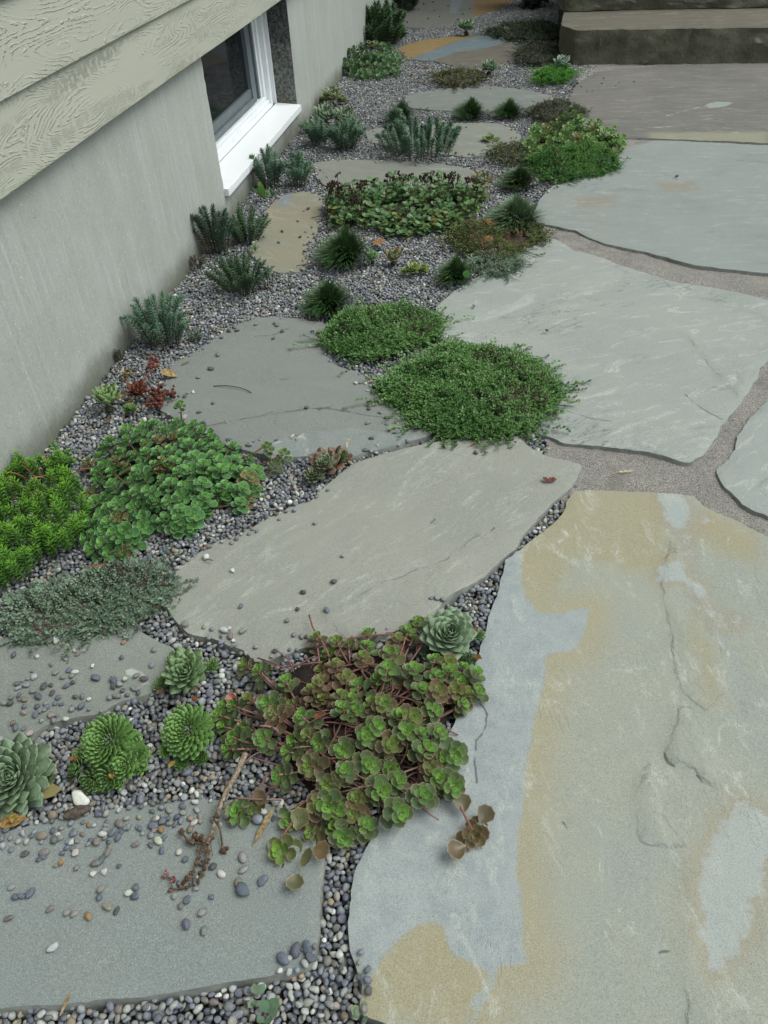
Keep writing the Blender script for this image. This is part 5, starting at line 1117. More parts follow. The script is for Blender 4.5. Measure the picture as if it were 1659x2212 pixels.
# --- needle-leaved stonecrops
def needle_plant(x, y, wpx, hpx, n, cols, label, nl=.011, dens=1.0, seed=1, upright=.5, tipc=None, name='blue_stonecrop', bare=.1, spread=.35, thick=1.0, spots=None, hvar=.35):
    n = int(n*(2.0 if spots is None else 1.6))
    if tipc is None: nl *= 1.25; dens *= .72; spread = min(.75, spread*1.15); wpx *= 1.3; hpx *= 1.08
    rs = random.Random(seed); s = mpp(x, y); R = wpx*s; Hh = hpx*s; c = g(x, y); e = empty(name, (float(c[0]), float(c[1]), -.004), label, 'stonecrop')
    for i in range(n):
        if spots: q = spots[i % len(spots)]; b0 = g(q[0]+rs.uniform(-6, 6), q[1]+rs.uniform(-6, 6)); dv = np.array([rs.uniform(-1, 1), rs.uniform(-1, 1), 0])*.4
        else:
            th = rs.uniform(0, 6.283); q = rs.random()**.5; b0 = c+np.array([math.cos(th)*R*spread*q, math.sin(th)*R*spread*q*.9, 0.]); dv = np.array([math.cos(th), math.sin(th), 0])*q
        b0 = np.array(b0); b0[2] = -.004; L = Hh*rs.uniform(1-hvar, 1.05)
        tipp = b0+dv*R*(1-spread)*rs.uniform(.7, 1.1)+np.array([0, 0, L*(1-.35*(np.linalg.norm(dv)))])
        mid_ = b0+dv*R*.25*rs.uniform(.5, 1.2)+np.array([rs.uniform(-.01, .01), rs.uniform(-.01, .01), L*upright])
        k_ = 14; pts = bez(b0, mid_, tipp, k_); tl = np.sum(np.linalg.norm(np.diff(pts, axis=0), axis=1))
        b = Bag(); v, f = tube(pts, [.0014*thick]*k_, 4); b.raw(v, f, (.10, .075, .05))
        nn = int(tl/.0016*dens); base = mixc(cols[0], cols[1], rs.random()); ph = 0
        mats = []; locs = []; tin = []
        for j in range(nn):
            t = bare+(1-bare)*(j/nn); u = t*(k_-1); a0 = int(min(k_-2, u)); p = pts[a0]+(pts[a0+1]-pts[a0])*(u-a0); ax = pts[a0+1]-pts[a0]; ax /= np.linalg.norm(ax)
            A = basis(ax, (.3, .2, 1)); ph += 2.4; el = math.radians(28+50*max(0, (t-.82)/.18))+rs.uniform(-.15, .15)
            rd = math.cos(ph)*A[:, 0]+math.sin(ph)*A[:, 2]; d = math.cos(el)*rd+math.sin(el)*ax; n_ = math.cos(el)*ax-math.sin(el)*rd
            sz = nl*(.8+.35*math.sin(min(1, t*1.1)*2.6))*(1-.45*max(0, (t-.85)/.15))
            col = base if tipc is None else mixc(base, tipc, max(0, (t-.6)/.4)**1.2)
            if t < .3 and tipc is None and rs.random() < .2: col = (.13, .09, .06)
            mats.append(basis(d, n_)*sz*np.array([thick*(1.35 if tipc is None else .95), 1, thick*(1.35 if tipc is None else .95)])[None]); locs.append(p); tin.append(jit(col, rs, .14))
        b.inst(L_NEED, mats, locs, tin); b.build('shoot', M_need, e)
    return e
BG = ((.095, .185, .118), (.165, .275, .185))
needle_plant(352, 740, 62, 108, 24, BG, 'bushy blue-green stonecrop at the wall left of the grey-green flagstone', seed=2, nl=.012, upright=.7, spread=.4)
needle_plant(523, 625, 58, 85, 22, ((.055, .12, .06), (.08, .155, .075)), 'bushy green stonecrop in front of the ochre flagstone', seed=3, nl=.012)
needle_plant(472, 545, 42, 110, 15, ((.045, .095, .06), (.075, .13, .085)), 'tall blue-green stonecrop leaning on the wall left of the sill end', seed=4, nl=.012, upright=.7)
needle_plant(535, 520, 42, 80, 18, ((.055, .13, .06), (.09, .175, .085)), 'bright green-blue stonecrop below the corner of the sill', seed=5, nl=.012)
needle_plant(585, 400, 34, 82, 14, BG, 'feathery blue stonecrop directly under the window sill', seed=6, nl=.014, upright=.7)
needle_plant(645, 400, 32, 72, 13, BG, 'feathery blue stonecrop before the dull grey flagstone', seed=7, nl=.014, upright=.7)
needle_plant(690, 310, 34, 55, 12, BG, 'thin blue sprigs in the gravel beneath the far end of the sill', seed=8, nl=.016, upright=.7)
needle_plant(748, 318, 42, 62, 17, BG, 'cluster of upright blue sprigs beyond the window sill', seed=9, nl=.016, upright=.7)
needle_plant(906, 330, 72, 70, 32, ((.065, .14, .085), (.105, .20, .12)), 'wide fan of upright blue-green stonecrop between two grey flagstones', seed=10, nl=.016, upright=.7, spread=.7)
needle_plant(425, 732, 16, 22, 6, BG, 'small low blue sprig right of the bushy blue-green stonecrop', seed=11, nl=.008)
needle_plant(582, 622, 16, 48, 4, BG, 'thin single blue sprigs right of the bushy green stonecrop', seed=12, nl=.009, upright=.8, bare=.3)
needle_plant(260, 775, 14, 28, 4, ((.08, .08, .06), (.10, .10, .075)), 'withered grey sprig touching the foundation wall', seed=13, nl=.007, bare=.3)
needle_plant(425, 575, 22, 28, 6, ((.08, .085, .065), (.11, .11, .085)), 'dull withered sprig at the wall foot', seed=14, nl=.009, bare=.3)
needle_plant(862, 300, 12, 60, 5, BG, 'slender blue sprig in front of the dark tuft', seed=15, nl=.016, upright=.8)
# bright chunky stonecrop at the left edge
SP = [(x_+ox_, y_+oy_) for ox_, oy_ in ((0, 0), (11, -14)) for x_, y_ in [(5, 1080), (45, 1050), (90, 1045), (140, 1060), (165, 1075), (15, 1110), (60, 1100), (110, 1095), (155, 1110), (180, 1140), (5, 1150), (50, 1140), (95, 1140), (140, 1150), (170, 1170), (20, 1185), (70, 1180), (110, 1185), (10, 1225), (45, 1220), (85, 1215), (5, 1255), (120, 1200), (150, 1195), (60, 1250), (-20, 1130), (-20, 1190), (-25, 1250), (-30, 1080), (130, 1035), (30, 1265), (0, 1285)]]
needle_plant(70, 1160, 60, 92, 92, ((.055, .165, .016), (.085, .23, .025)), 'bright yellow-green bushy stonecrop in the left corner by the wall', nl=.0185, seed=20, spots=SP, tipc=(.22, .52, .035), upright=.6, name='bright_stonecrop', thick=.95, bare=.12, dens=.85, spread=.35, hvar=.5)
ebr = [o for o in bpy.data.objects if o.name.startswith('bright_stonecrop')][0]
rs = random.Random(6)
for i in range(26):
    a = P_(rs.uniform(20, 170), rs.uniform(1015, 1060), rs.uniform(.0, .03)); bq = a+np.array([rs.uniform(-.10, .10), rs.uniform(-.07, .05), rs.uniform(.0, .03)]); m_ = (a+bq)/2+np.array([0, 0, rs.uniform(.01, .04)])
    v, f = tube(bez(a, m_, bq, 7), [.002]*7, 5); b = Bag(); b.raw(v, f, jit((.25, .13, .065), rs, .3)); b.build('woody_stem', M_stem, ebr)
needle_plant(38, 1038, 30, 62, 5, ((.04, .12, .015), (.06, .16, .018)), 'isolated bright green shoots against the wall base at the left', nl=.017, seed=21, tipc=(.17, .42, .03), upright=.7, name='bright_stonecrop', thick=1.3)
needle_plant(140, 1012, 34, 50, 5, ((.04, .12, .015), (.06, .16, .018)), 'bright green shoots between the wall and the green stonecrop', nl=.017, seed=22, tipc=(.17, .42, .03), upright=.7, name='bright_stonecrop', thick=1.3)
needle_plant(825, 92, 44, 78, 46, ((.03, .075, .025), (.055, .12, .035)), 'dark feathery bush at the wall behind the far leafy clump', nl=.028, seed=25, name='feathery_bush', upright=.6, spread=.5, dens=.6, hvar=.75)
needle_plant(868, 20, 40, 60, 22, ((.015, .035, .014), (.025, .055, .02)), 'darkest feathery bush at the far end of the wall', nl=.028, seed=26, name='feathery_bush', upright=.6, spread=.5, dens=.6, hvar=.75)

# --- broad-leaved stonecrops
def shoot_leaves(lv, tip, ax, size, cin, cout, rs, levels=4, per=4, owner=None, droop=0.0):
    A = basis(ax, (rs.uniform(-1, 1), rs.uniform(-1, 1), .3)); x_, y_ = A[:, 0], A[:, 2]; ax = A[:, 1]; ph = rs.uniform(0, 6.28)
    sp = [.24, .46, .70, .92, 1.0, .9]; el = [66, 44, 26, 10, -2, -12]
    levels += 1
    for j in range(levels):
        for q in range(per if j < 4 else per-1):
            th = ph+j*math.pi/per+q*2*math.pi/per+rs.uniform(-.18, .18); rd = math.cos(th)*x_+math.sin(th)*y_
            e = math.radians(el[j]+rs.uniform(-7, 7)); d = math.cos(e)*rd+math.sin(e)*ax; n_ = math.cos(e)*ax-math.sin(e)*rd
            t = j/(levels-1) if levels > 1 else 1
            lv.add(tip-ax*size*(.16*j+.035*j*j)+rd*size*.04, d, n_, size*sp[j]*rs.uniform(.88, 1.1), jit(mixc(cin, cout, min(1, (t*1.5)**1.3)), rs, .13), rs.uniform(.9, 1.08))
def stonecrop(x, y, tips, label, mat, cin, cout, size, seed, stemc, name='stonecrop', levels=4, redder=0.0, base=None, cross=0, limit=300, redc=(.17, .085, .065), core=None):
    rs = random.Random(seed); c = g(x, y); e = empty(name, (float(c[0]), float(c[1]), -.004), label, 'stonecrop'); lv = Leaves('spoon', L_SPOON, mat); c = np.array([c[0], c[1], 0])
    for t in tips:
        px_, py_, h = t[:3]; sz = size*(t[3] if len(t) > 3 else rs.uniform(.85, 1.12)); red = t[4] if len(t) > 4 else (rs.random() < redder)*rs.uniform(.3, .8)
        tp = g(px_, py_, h); out = tp-c; out[2] = 0; o_ = out/(np.linalg.norm(out)+.05)
        ax = np.array([o_[0]*.5+rs.uniform(-.34, .34), o_[1]*.45-.22+rs.uniform(-.32, .32), 1.])
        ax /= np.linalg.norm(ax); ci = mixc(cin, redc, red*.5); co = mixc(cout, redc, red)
        shoot_leaves(lv, tp, ax, sz, ci, co, rs, levels)
        root = np.array([c[0]+out[0]*rs.uniform(.35, .75), c[1]+out[1]*rs.uniform(.35, .75), 0.0])
        v, f = tube(bez(root, (root+tp)/2+np.array([0, 0, -.3*h]), tp-ax*size*.2, 7), [.0019]*7, 5); b = Bag(); b.raw(v, f, jit(stemc, rs, .25)); b.build('stem', M_stem, e)
    lv.emit(e, limit)
    return e
# the red-edged one: shoot tips read off the photograph
zz2 = lambda x_, y_: (464.5+.38*x_, 1294+.38*y_)
RED = [(240, 395), (155, 370), (575, 205), (690, 235), (865, 180), (870, 255), (755, 245), (1040, 215), (1125, 215), (1155, 120), (690, 355), (840, 320), (590, 400, .02, .8, .9), (600, 455), (805, 475), (745, 440), (980, 385), (925, 440), (1000, 300), (1130, 385), (1250, 330), (1330, 355), (1270, 430), (1335, 400), (1495, 410), (1420, 380), (550, 500), (400, 455), (285, 590), (325, 640), (715, 535), (775, 560), (885, 575), (960, 590), (1270, 515), (1370, 515), (1500, 520), (725, 605), (490, 665), (800, 625), (1055, 650), (1125, 670), (1250, 625), (1420, 595), (265, 790), (440, 810), (515, 770), (575, 820), (720, 860), (860, 775), (925, 720), (1090, 750), (1285, 755), (1215, 845), (1370, 890), (1300, 905), (400, 865), (350, 1000), (525, 950), (735, 970), (880, 940), (1050, 1030), (1190, 1110), (1365, 1065), (635, 1065), (800, 1130), (585, 1165), (860, 1280), (725, 1360), (1060, 1215), (540, 1330), (1000, 830), (1180, 500), (420, 1265), (115, 1210), (210, 1200, .02, .9, .5), (90, 600), (40, 600), (150, 730), (95, 785), (35, 720), (60, 850), (10, 650), (1100, 170), (1200, 215, .04, .8, .9), (1080, 470, .03, .8, .8), (640, 300, .02), (180, 560, .02, .9, .7), (330, 540, .02), (430, 600, .03, .9, .6), (610, 560, .03, .9, .7), (1180, 760), (1400, 470), (1440, 540), (640, 1180), (500, 1230, .03, .9, .6), (700, 1200), (950, 1090), (1000, 970, .03), (1280, 1020), (1230, 960), (680, 1290), (780, 1220)]
rs = random.Random(31)
tips = []
for q in RED:
    X_, Y_ = zz2(q[0], q[1]); edge_ = q[0] < 200 or q[0] > 1380 or q[1] > 1250 or q[1] < 260
    hgt = q[2] if len(q) > 2 else (rs.uniform(.022, .038) if edge_ else rs.uniform(.04, .062))
    tips.append((X_, Y_, hgt)+tuple(q[3:]))
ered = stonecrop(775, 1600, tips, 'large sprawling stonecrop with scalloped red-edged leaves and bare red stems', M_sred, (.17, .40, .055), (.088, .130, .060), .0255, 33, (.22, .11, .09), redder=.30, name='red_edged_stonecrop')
rs = random.Random(9)
for i in range(210):     # the bare stems in the middle
    if i < 45: a = P_(*zz2(rs.uniform(560, 1000), rs.uniform(650, 1000)), rs.uniform(.0, .03)); dx, dy = rs.uniform(-.02, .10), rs.uniform(-.02, .13)
    else: a = P_(*zz2(rs.uniform(350, 1300), rs.uniform(350, 1150)), rs.uniform(.0, .03)); dx, dy = rs.uniform(-.09, .09), rs.uniform(-.06, .06)
    bq = a+np.array([dx, dy, rs.uniform(-.01, .02)]); bq[2] = max(.003, bq[2]); m_ = (a+bq)/2+np.array([rs.uniform(-.02, .02), rs.uniform(-.01, .01), rs.uniform(.0, .02)])
    v, f = tube(bez(a, m_, bq, 8), [rs.uniform(.0010, .0019)]*8, 5); b = Bag(); b.raw(v, f, jit(rs.choice([(.19, .085, .07), (.16, .075, .06), (.22, .13, .11), (.10, .06, .045)]), rs, .2)); b.build('stem', M_stem, ered)
# outlying sprigs of the same plant
rs = random.Random(10); lv = Leaves('spoon', L_SPOON, M_sred)
for (X_, Y_, h, sz, ci, co, ax) in [(zz2(1475, 1350)[0], zz2(1475, 1350)[1], .028, .031, (.13, .11, .035), (.12, .085, .05), (.2, -.5, 1)), (zz2(360, 1430)[0], zz2(360, 1430)[1], .032, .028, (.17, .36, .04), (.115, .135, .05), (-.1, -.5, 1)), (zz2(110, 1215)[0], zz2(110, 1215)[1], .02, .018, (.13, .12, .04), (.12, .08, .05), (0, -.2, 1))]:
    shoot_leaves(lv, g(X_, Y_, h), ax, sz, ci, co, rs, 4)
for (X_, Y_, d, col, sz) in [(zz2(470, 1560)[0], 1890-10, (.1, -1, .15), (.115, .115, .06), .034), (zz2(540, 1420)[0], 1834, (1, -.15, .3), (.17, .115, .06), .036), (zz2(450, 1330)[0], 1800, (.3, 1, .5), (.13, .13, .06), .04), (zz2(480, 1470)[0], 1852, (.8, -.3, .7), (.17, .17, .08), .036), (zz2(1420, 1240)[0], 1762, (-.3, 1, .5), (.12, .105, .055), .034), (zz2(1500, 1290)[0], 1785, (.5, .9, .5), (.13, .11, .07), .036), (zz2(1440, 1400)[0], 1825, (-.8, -.6, .2), (.12, .09, .05), .038), (zz2(585, 640)[0], 1538, (.2, -.6, .4), (.27, .10, .05), .034), (zz2(240, 1180)[0], 1744, (.2, .4, .6), (.2, .14, .08), .034), (zz2(135, 580)[0], 1515, (-.9, .1, .2), (.25, .06, .04), .025)]:
    lv.add(g(X_, Y_, .02), d, (0, -.2, 1), sz, col)
lv.emit(ered, 100)
for pts in ([zz2(1370, 1130), (985, 1725), zz2(1470, 1330)], [zz2(220, 1165), (560, 1700), (580, 1670)], [zz2(535, 90), (675, 1360), zz2(590, 220)], [zz2(590, 220), (700, 1390), zz2(650, 330)], [zz2(350, 1400), (620, 1790), (650, 1750)], [zz2(750, 230), (790, 1370), zz2(1040, 200)], [zz2(320, 670), (600, 1580), zz2(470, 780)]):
    v, f = tube(bez(P_(*pts[0], .018), P_(*pts[1], .03), P_(*pts[2], .025)), [.002]*8, 5); b = Bag(); b.raw(v, f, (.20, .085, .07)); b.build('stem', M_stem, ered)
# dark litter under the plant
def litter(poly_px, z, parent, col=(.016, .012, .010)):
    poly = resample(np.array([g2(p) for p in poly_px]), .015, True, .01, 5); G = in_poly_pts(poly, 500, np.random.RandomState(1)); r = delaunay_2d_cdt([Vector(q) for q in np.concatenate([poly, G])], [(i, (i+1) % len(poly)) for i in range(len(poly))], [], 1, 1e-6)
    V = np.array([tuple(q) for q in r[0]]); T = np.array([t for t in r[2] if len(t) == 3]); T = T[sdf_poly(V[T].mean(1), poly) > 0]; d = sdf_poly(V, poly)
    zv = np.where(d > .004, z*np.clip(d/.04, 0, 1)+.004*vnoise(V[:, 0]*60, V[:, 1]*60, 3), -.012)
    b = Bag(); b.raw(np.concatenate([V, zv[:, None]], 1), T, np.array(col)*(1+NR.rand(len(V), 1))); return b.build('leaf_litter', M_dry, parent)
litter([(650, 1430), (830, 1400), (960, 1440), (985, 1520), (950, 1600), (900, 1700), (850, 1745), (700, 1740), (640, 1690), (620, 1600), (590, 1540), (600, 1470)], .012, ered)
# green one
rs = random.Random(40); GP = np.array([(180, 985), (250, 925), (330, 905), (420, 905), (480, 930), (520, 965), (560, 1000), (555, 1055), (520, 1085), (470, 1075), (440, 1100), (430, 1135), (380, 1150), (300, 1150), (290, 1190), (230, 1205), (180, 1185), (165, 1130), (185, 1060)], float)
nrp = np.random.RandomState(5); tips = []
tr_ = 0
while len(tips) < 112 and tr_ < 60000:
    tr_ += 1
    q = nrp.uniform(GP.min(0), GP.max(0), (1, 2)); d = sdf_poly(q, GP)[0]
    if d < 3: continue
    if any((q[0, 0]-t[0])**2+(q[0, 1]-t[1])**2 < 19**2 for t in tips):
        continue
    tips.append((q[0, 0], q[0, 1], .014+.052*min(1, d/55)**.5*nrp.uniform(.5, 1.25)))
tips = [(t[0], t[1], t[2], nrp.uniform(.72, 1.22), (nrp.rand() < .06)*.7) for t in tips]
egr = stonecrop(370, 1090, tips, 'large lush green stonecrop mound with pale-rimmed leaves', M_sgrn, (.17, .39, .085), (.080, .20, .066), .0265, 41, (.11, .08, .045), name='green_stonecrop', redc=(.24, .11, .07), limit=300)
GC = GP.mean(0)
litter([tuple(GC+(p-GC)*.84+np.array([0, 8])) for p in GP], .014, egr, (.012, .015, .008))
rs = random.Random(12); lv = Leaves('spoon', L_SPOON, M_sgrn)
for (X_, Y_, h, sz, ci, co) in [(575, 960, .05, .022, (.13, .24, .055), (.10, .15, .06)), (612, 975, .045, .022, (.13, .24, .055), (.10, .15, .06)), (590, 1000, .03, .022, (.13, .2, .055), (.12, .13, .07)), (550, 1052, .02, .024, (.11, .26, .055), (.09, .19, .055)), (388, 868, .07, .018, (.14, .26, .055), (.10, .18, .06)), (535, 1075, .015, .024, (.12, .2, .06), (.2, .14, .09)), (470, 1078, .012, .03, (.22, .16, .10), (.22, .16, .10))]:
    shoot_leaves(lv, g(X_, Y_, h), (.15, -.2, 1), sz, ci, co, rs, 4)
lv.emit(egr, 80)
for a, m_, c_ in (((500, 1000), (540, 985), (575, 962)), ((540, 1010), (580, 1000), (612, 980)), ((392, 905), (391, 890), (388, 870))):
    v, f = tube(bez(P_(*a, .01), P_(*m_, .03), P_(*c_, .05)), [.002]*8, 5); b = Bag(); b.raw(v, f, (.14, .07, .045)); b.build('stem', M_stem, egr)
# yellow-green one on the right
def clump(px, x, y, n, gap, label, mat, cin, cout, size, seed, h0, h1, stemc, name, redder=.0, redc=(.2, .12, .05), levels=4, limit=200, lit=(.03, .03, .015)):
    Pp = np.array(px, float); r_ = np.random.RandomState(seed); tips = []; tries = 0
    while len(tips) < n and tries < 20000:
        tries += 1; q = r_.uniform(Pp.min(0), Pp.max(0), (1, 2)); d = sdf_poly(q, Pp)[0]
        if d < 1 or any((q[0, 0]-t[0])**2+1.6*(q[0, 1]-t[1])**2 < gap**2 for t in tips): continue
        fy = (q[0, 1]-Pp[:, 1].min())/(Pp[:, 1].max()-Pp[:, 1].min())
        tips.append((q[0, 0], q[0, 1], h0+(h1-h0)*(1-fy)*r_.uniform(.8, 1.1)))
    e = stonecrop(x, y, tips, label, mat, cin, cout, size, seed, stemc, name=name, levels=levels, redder=redder, redc=redc, limit=limit)
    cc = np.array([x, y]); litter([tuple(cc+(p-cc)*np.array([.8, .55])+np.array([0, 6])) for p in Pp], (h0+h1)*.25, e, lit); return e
clump([(1135, 300), (1150, 268), (1200, 250), (1225, 232), (1260, 240), (1310, 258), (1345, 285), (1355, 310), (1330, 330), (1270, 325), (1200, 328), (1160, 340), (1140, 330)], 1240, 320, 62, 13, 'yellow-green stonecrop overhanging the right flagstones', M_sgrn, (.17, .30, .055), (.10, .20, .045), .033, 50, .02, .13, (.16, .10, .06), 'stonecrop', .12)
clump([(738, 130), (745, 95), (790, 85), (840, 92), (870, 115), (870, 140), (850, 158), (800, 165), (750, 160)], 805, 152, 50, 11, 'far mid-green leafy clump against the foundation wall', M_sgrn, (.08, .18, .055), (.05, .115, .04), .036, 51, .02, .14, (.08, .04, .03), 'stonecrop', .06)
# wilting plant with dark seed heads
rs = random.Random(61); nrp = np.random.RandomState(62)
WP = np.array([(705, 410), (740, 388), (850, 372), (960, 370), (1040, 395), (1055, 420), (1010, 450), (960, 490), (900, 508), (850, 505), (790, 475), (730, 480), (712, 450)], float)
ew = plant('wilting_stonecrop', 880, 480, 'wide wilting leafy plant with blackened seed heads in the middle strip', 'stonecrop'); lv = Leaves('round', L_ROUND, M_leaf)
k_ = 0
while k_ < 340:
    q = nrp.uniform(WP.min(0), WP.max(0), (1, 2)); d = sdf_poly(q, WP)[0]
    if d < 0: continue
    k_ += 1; fy = (508-q[0, 1])/138; h = max(.012, .115*fy**.8*rs.uniform(.7, 1.05)) ; top = g(q[0, 0], q[0, 1], h)
    root = np.array([top[0]+rs.uniform(-.03, .03), top[1]+rs.uniform(-.03, .01), -.004])
    v, f = tube(bez(root, (root+top)/2+[rs.uniform(-.01, .01), 0, .01], top, 5), [.0015]*5, 4); b = Bag(); b.raw(v, f, jit((.10, .06, .04), rs, .3)); b.build('stem', M_stem, ew)
    yl = rs.random(); cc_ = (.085, .19, .068) if yl < .66 else ((.11, .185, .055) if yl < .92 else (.20, .21, .06))
    for j in range(rs.randint(6, 9)):
        t = rs.uniform(.3, 1); p = root+(top-root)*t; th = rs.uniform(0, 6.28); d_ = np.array([math.cos(th), math.sin(th), rs.uniform(-.1, .6)])
        lv.add(p+d_*.004, d_, (0, -.25, 1), rs.uniform(.018, .029), jit(cc_, rs, .25), rs.uniform(.85, 1.1))
lv.emit(ew, 300)
hv, hf = ico(0)
for i in range(55):
    zone = rs.random()
    if zone < .45: X_, Y_ = rs.uniform(705, 790), rs.uniform(395, 440)
    elif zone < .8: X_, Y_ = rs.uniform(900, 1030), rs.uniform(378, 430)
    else: X_, Y_ = rs.uniform(720, 1030), rs.uniform(372, 400)
    h = rs.uniform(.08, .115); top = g(X_, Y_, h); root = np.array([top[0]+rs.uniform(-.02, .02), top[1]+rs.uniform(-.02, .01), 0])
    b = Bag(); v, f = tube(bez(root, (root+top)/2, top, 4), [.0013]*4, 4); b.raw(v, f, (.06, .035, .025))
    n_ = rs.randint(5, 9)
    for _ in range(n_): b.raw(hv*np.array([.0042, .0042, .006])+top+np.array([rs.gauss(0, .006), rs.gauss(0, .006), rs.uniform(-.008, .012)]), hf, jit((.045, .032, .022), rs, .4))
    b.build('seed_head', M_dry, ew)
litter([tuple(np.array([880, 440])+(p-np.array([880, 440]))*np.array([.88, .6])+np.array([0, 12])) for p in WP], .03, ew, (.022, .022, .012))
# leafy green bits
def strap_plant(x, y, L, n, col, label, e0=80, e1=45, proto=L_STRAP, cat='plant', name='leafy_seedling'):
    rs = random.Random(int(x)); e = plant(name, x, y, label, cat); lv = Leaves('strap' if proto is L_STRAP else 'round', proto, M_leaf); c = np.array([e.location.x, e.location.y, .0])
    for i in range(n):
        th = rs.uniform(0, 6.28); el = math.radians(rs.uniform(e1, e0)); d = np.array([math.cos(th)*math.cos(el), math.sin(th)*math.cos(el), math.sin(el)])
        lv.add(c+d*.004, d, (-d[0], -d[1]-.2, 1), L*rs.uniform(.6, 1.1), jit(col, rs, .2))
    lv.emit(e, 60); return e
strap_plant(570, 432, .075, 14, (.16, .32, .07), 'light green strappy seedling below the corner of the window sill')
strap_plant(588, 428, .055, 9, (.13, .24, .09), 'darker green strappy seedling right of the light one')
strap_plant(552, 545, .04, 8, (.16, .30, .07), 'small lime seedling among the blue sprigs')
e = strap_plant(1003, 612, .03, 3, (.14, .33, .09), 'tiny round-leaved green weed at the rim of the pale flagstone', 40, 0, L_ROUND, 'weed', 'weed')
lv = Leaves('round', L_ROUND, M_leaf); lv.add(g(1005, 601, .03), (.2, -.1, 1), (.1, -1, .2), .035, (.15, .34, .10)); lv.emit(e)
v, f = tube([g(1003, 612, 0), g(1005, 601, .03)], [.001, .001], 4); b = Bag(); b.raw(v, f, (.1, .2, .06)); b.build('stem', M_stem, e)
strap_plant(785, 2190, .018, 5, (.15, .21, .13), 'small grey-green weed in the gravel right of the bottom corner', 50, 5, L_ROUND, 'weed', 'weed')
strap_plant(575, 2195, .022, 7, (.13, .20, .13), 'grey-green weed sprig in the bottom gravel', 50, 5, L_ROUND, 'weed', 'weed')
strap_plant(555, 2155, .018, 5, (.16, .23, .15), 'pale weed seedling just below the bottom left flagstone', 50, 5, L_ROUND, 'weed', 'weed')
strap_plant(1058, 305, .05, 7, (.12, .2, .06), 'loose trailing yellow-green sprig over the grey far flagstone', 50, 5, L_ROUND, 'weed', 'weed')
# red dried plant by the wall
er = plant('dried_houseleek', 300, 865, 'dried red houseleek with drooping brown flower stalks by the wall', 'houseleek'); rs = random.Random(71); lv = Leaves('semp', L_SEMP, M_dry)
c_ = g(298, 850, .02); rosette(lv, c_, .045, 24, (.19, .045, .030), (.16, .06, .035), (.1, -.2, 1), rs, e0=85, e1=20, width=.8); lv.emit(er)
def seed_stalk(e, pts, col, headcol, nhead, r=.003, spread=.012, last=.35, hs=.0045):
    P = np.array([P_(*p) for p in pts]); L = resample(P, .012, False); v, f = tube(L, [r*(1-.5*i/len(L)) for i in range(len(L))], 6); b = Bag(); b.raw(v, f, col); b.build('stalk', M_dry, e)
    b = Bag(); m0 = int(len(L)*(1-last))
    for i in range(nhead):
        q = L[rs.randrange(m0, len(L))]+np.array([rs.gauss(0, spread), rs.gauss(0, spread), abs(rs.gauss(0, spread*.5))])
        sv, sf = ico(1); k2 = hs*rs.uniform(.7, 1.3); sv = sv*k2*(1+.25*np.array([rs.uniform(-1, 1) for _ in range(len(sv))])[:, None]); b.raw(sv+q, sf, jit(headcol, rs, .35))
    b.build('seed_head', M_dry, e)
seed_stalk(er, [(292, 858, .02), (315, 815, .04), (335, 782, .05), (340, 772, .05)], (.20, .07, .045), (.17, .06, .04), 26)
seed_stalk(er, [(300, 850, .02), (330, 840, .03), (352, 853, .02), (372, 852, .015)], (.21, .09, .06), (.13, .04, .03), 60, spread=.010, last=.45)
seed_stalk(er, [(300, 852, .02), (318, 858, .02), (335, 866, .012), (345, 878, .01)], (.21, .09, .06), (.15, .05, .035), 34, last=.4)
seed_stalk(er, [(285, 850, .02), (275, 820, .05), (272, 800, .06)], (.18, .12, .06), (.14, .10, .05), 22, last=.5)
# the long dead flower stalk at the bottom
es = plant('dead_flower_stalk', 470, 1750, 'long brown dead flower stalk with knobbly seed heads lying on the bottom left flagstone', 'flower stalk'); rs = random.Random(81)
main = [(530, 1628, .03), (512, 1668, .03), (488, 1712, .028), (472, 1752, .026), (458, 1800, .024), (448, 1822, .02)]
P = resample(np.array([P_(*p) for p in main]), .010, False); v, f = tube(P, [.0056*(1-.5*i/len(P)) for i in range(len(P))], 7); b = Bag(); b.raw(v, f, (.30, .245, .185)); b.build('stalk', M_dry, es)
def knobs(pts, n, hs=.0046, col=(.125, .080, .052)):
    n = max(2, int(n*.5))
    L = resample(np.array([P_(*p) for p in pts]), .006, False); v, f = tube(L, [.0016]*len(L), 5); b = Bag(); b.raw(v, f, (.13, .09, .06)); b.build('branch', M_dry, es)
    b = Bag()
    for i in range(n):
        t = i/(n-1)*(len(L)-1); q = L[int(t)]
        for s_ in range(5):
            sv, sf = ico(1); k2 = hs*rs.uniform(.38, .62); sv = sv*np.array([k2, k2, k2*1.1])*(1+.3*np.array([rs.uniform(-1, 1) for _ in range(len(sv))])[:, None])
            b.raw(sv+q+np.array([rs.gauss(0, hs*.5), rs.gauss(0, hs*.5), rs.gauss(0, hs*.4)]), sf, jit(col, rs, .4))
    b.build('seed_head', M_dry, es)
knobs([(448, 1818, .018), (435, 1835, .016), (424, 1868, .014), (412, 1892, .012), (395, 1908, .010)], 14)
knobs([(450, 1822, .018), (447, 1850, .016), (440, 1880, .013), (425, 1905, .011), (400, 1918, .010), (368, 1922, .010)], 18)
knobs([(456, 1815, .022), (430, 1822, .018), (405, 1815, .016), (392, 1798, .015)], 11)
knobs([(466, 1770, .026), (476, 1795, .02), (480, 1822, .014), (482, 1838, .012)], 4, .007)
knobs([(430, 1810, .018), (420, 1802, .015)], 2, .006)
knobs([(375, 1900, .012), (360, 1893, .012), (356, 1890, .013)], 4, .004, (.26, .09, .10))
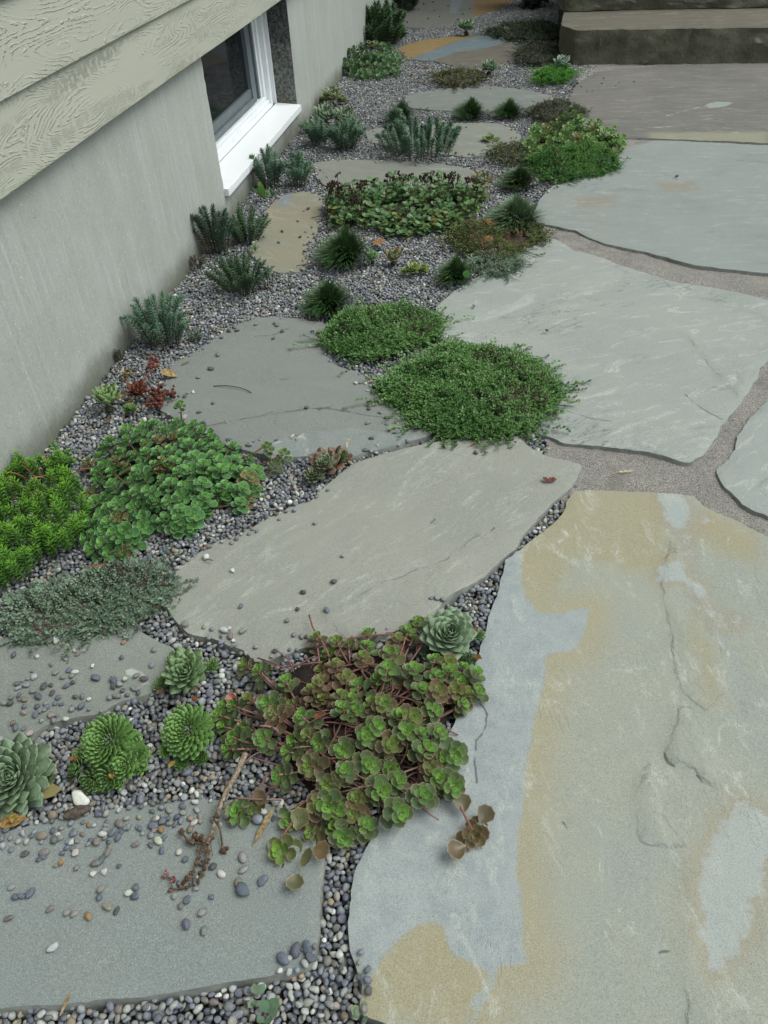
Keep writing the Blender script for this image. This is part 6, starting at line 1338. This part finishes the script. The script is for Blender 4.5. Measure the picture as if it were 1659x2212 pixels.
for i in range(14):
    q = P[rs.randrange(len(P)//4, len(P)-1)]; d = np.array([rs.uniform(-.02, .02), rs.uniform(-.03, .0), rs.uniform(-.012, .01)]); v, f = tube(bez(q, q+d*.6+np.array([0, 0, .006]), q+d, 4), [.0007]*4, 4); b = Bag(); b.raw(v, f, (.2, .14, .1)); b.build('rootlet', M_dry, es)
# shrubs beyond the strip and the steps
M_shrub = leaf_mat('shrub_leaf', None, 0, .55, .1)
def shrub(x, y, r, h, n, cols, label, lsz, seed):
    rs = np.random.RandomState(seed); e = empty('shrub', (x, y, -.03), label, 'shrub')
    for i in range(9):
        th = rs.uniform(0, 6.28); tp = np.array([x+math.cos(th)*r*.6, y+math.sin(th)*r*.6, h*rs.uniform(.5, .9)])
        v, f = tube(bez((x+math.cos(th)*.05, y+math.sin(th)*.05, -.03), (x+math.cos(th)*r*.2, y+math.sin(th)*r*.2, h*.4), tp, 7), np.linspace(.02, .006, 7), 6); b = Bag(); b.raw(v, f, (.06, .05, .04)); b.build('branch', M_stem, e)
    cl = rs.normal(0, 1, (max(14, n//160), 3)); cl /= np.linalg.norm(cl, axis=1)[:, None]; cl = cl*np.array([r*.7, r*.7, h*.42])*rs.uniform(.5, 1, (len(cl), 1))+np.array([x, y, h*.52])
    ci = rs.randint(0, len(cl), n); P = cl[ci]+rs.normal(0, 1, (n, 3))*r*.17; P[:, 2] = np.clip(P[:, 2], .01, None)
    D = P-np.array([x, y, h*.3]); D += rs.normal(0, .35, D.shape)*r; mats = [basis(d, (rs.normal()*.5, rs.normal()*.5-.2, 1))*lsz*rs.uniform(.6, 1.2) for d in D]
    t = rs.rand(n, 1)*.6+.4*rs.rand(len(cl), 1)[ci]; T = np.array(cols[0])*(1-t)+np.array(cols[1])*t
    b = Bag(); b.inst(L_OVAL, mats, P, T); tag(b.build('crown', M_shrub, e), kind='stuff')
DKC = ((.010, .020, .010), (.022, .042, .018))
shrub(-.14, 7.62, .20, .42, 1500, DKC, 'near-black broad-leaved shrub between the gravel and the steps', .06, 90)
shrub(-.45, 9.75, .9, 1.9, 9000, DKC, 'tall dark shrub added unseen to darken the far end of the strip', .06, 91)  # out of view, added to cut sky light at the far end
shrub(.95, 9.9, 1.0, 2.2, 9000, DKC, 'tall dark shrub added unseen behind the stone steps to block the sky', .06, 92)  # also out of view, added for its shade on the steps
def added_tree(x, y, label):  # trunk and canopy out of view, added to shade the far ground
    rs = np.random.RandomState(5); e = empty('added_tree', (x, y, -.03), label, 'added_tree')
    v, f = tube(bez((x, y, -.03), (x+.1, y-.1, 1.6), (x-.1, y-.3, 3.4), 10), np.linspace(.16, .07, 10), 10); b = Bag(); b.raw(v, f, (.09, .075, .06)); b.build('trunk', M_stem, e)
    for i in range(12):
        th = rs.uniform(0, 6.28); v, f = tube(bez((x, y-.15, 1.9+i*.1), (x+math.cos(th)*.7, y-.6+math.sin(th)*.7, 3.1), (x-.5+math.cos(th)*2.2, y-.5+math.sin(th)*1.9, rs.uniform(2.8, 4.2)), 7), np.linspace(.05, .012, 7), 6); b = Bag(); b.raw(v, f, (.08, .07, .055)); b.build('limb', M_stem, e)
    cl = rs.normal(0, 1, (90, 3)); cl /= np.linalg.norm(cl, axis=1)[:, None]; cl = cl*np.array([3.4, 2.7, .9])*rs.uniform(.3, 1, (90, 1))+np.array([.5, 10.2, 3.5]); n = 26000
    ci = rs.randint(0, 90, n); P = cl[ci]+rs.normal(0, .33, (n, 3)); mats = [basis(rs.normal(0, 1, 3), (rs.normal()*.5, rs.normal()*.5, 1))*rs.uniform(.09, .15) for _ in range(n)]
    b = Bag(); b.inst(L_OVAL, mats, P, np.array([.03, .07, .025])*(.7+.8*rs.rand(n, 1))); tag(b.build('crown', M_shrub, e), kind='stuff')
added_tree(1.6, 10.4, 'unseen leafy crown on a trunk, added to shade the far end of the strip')
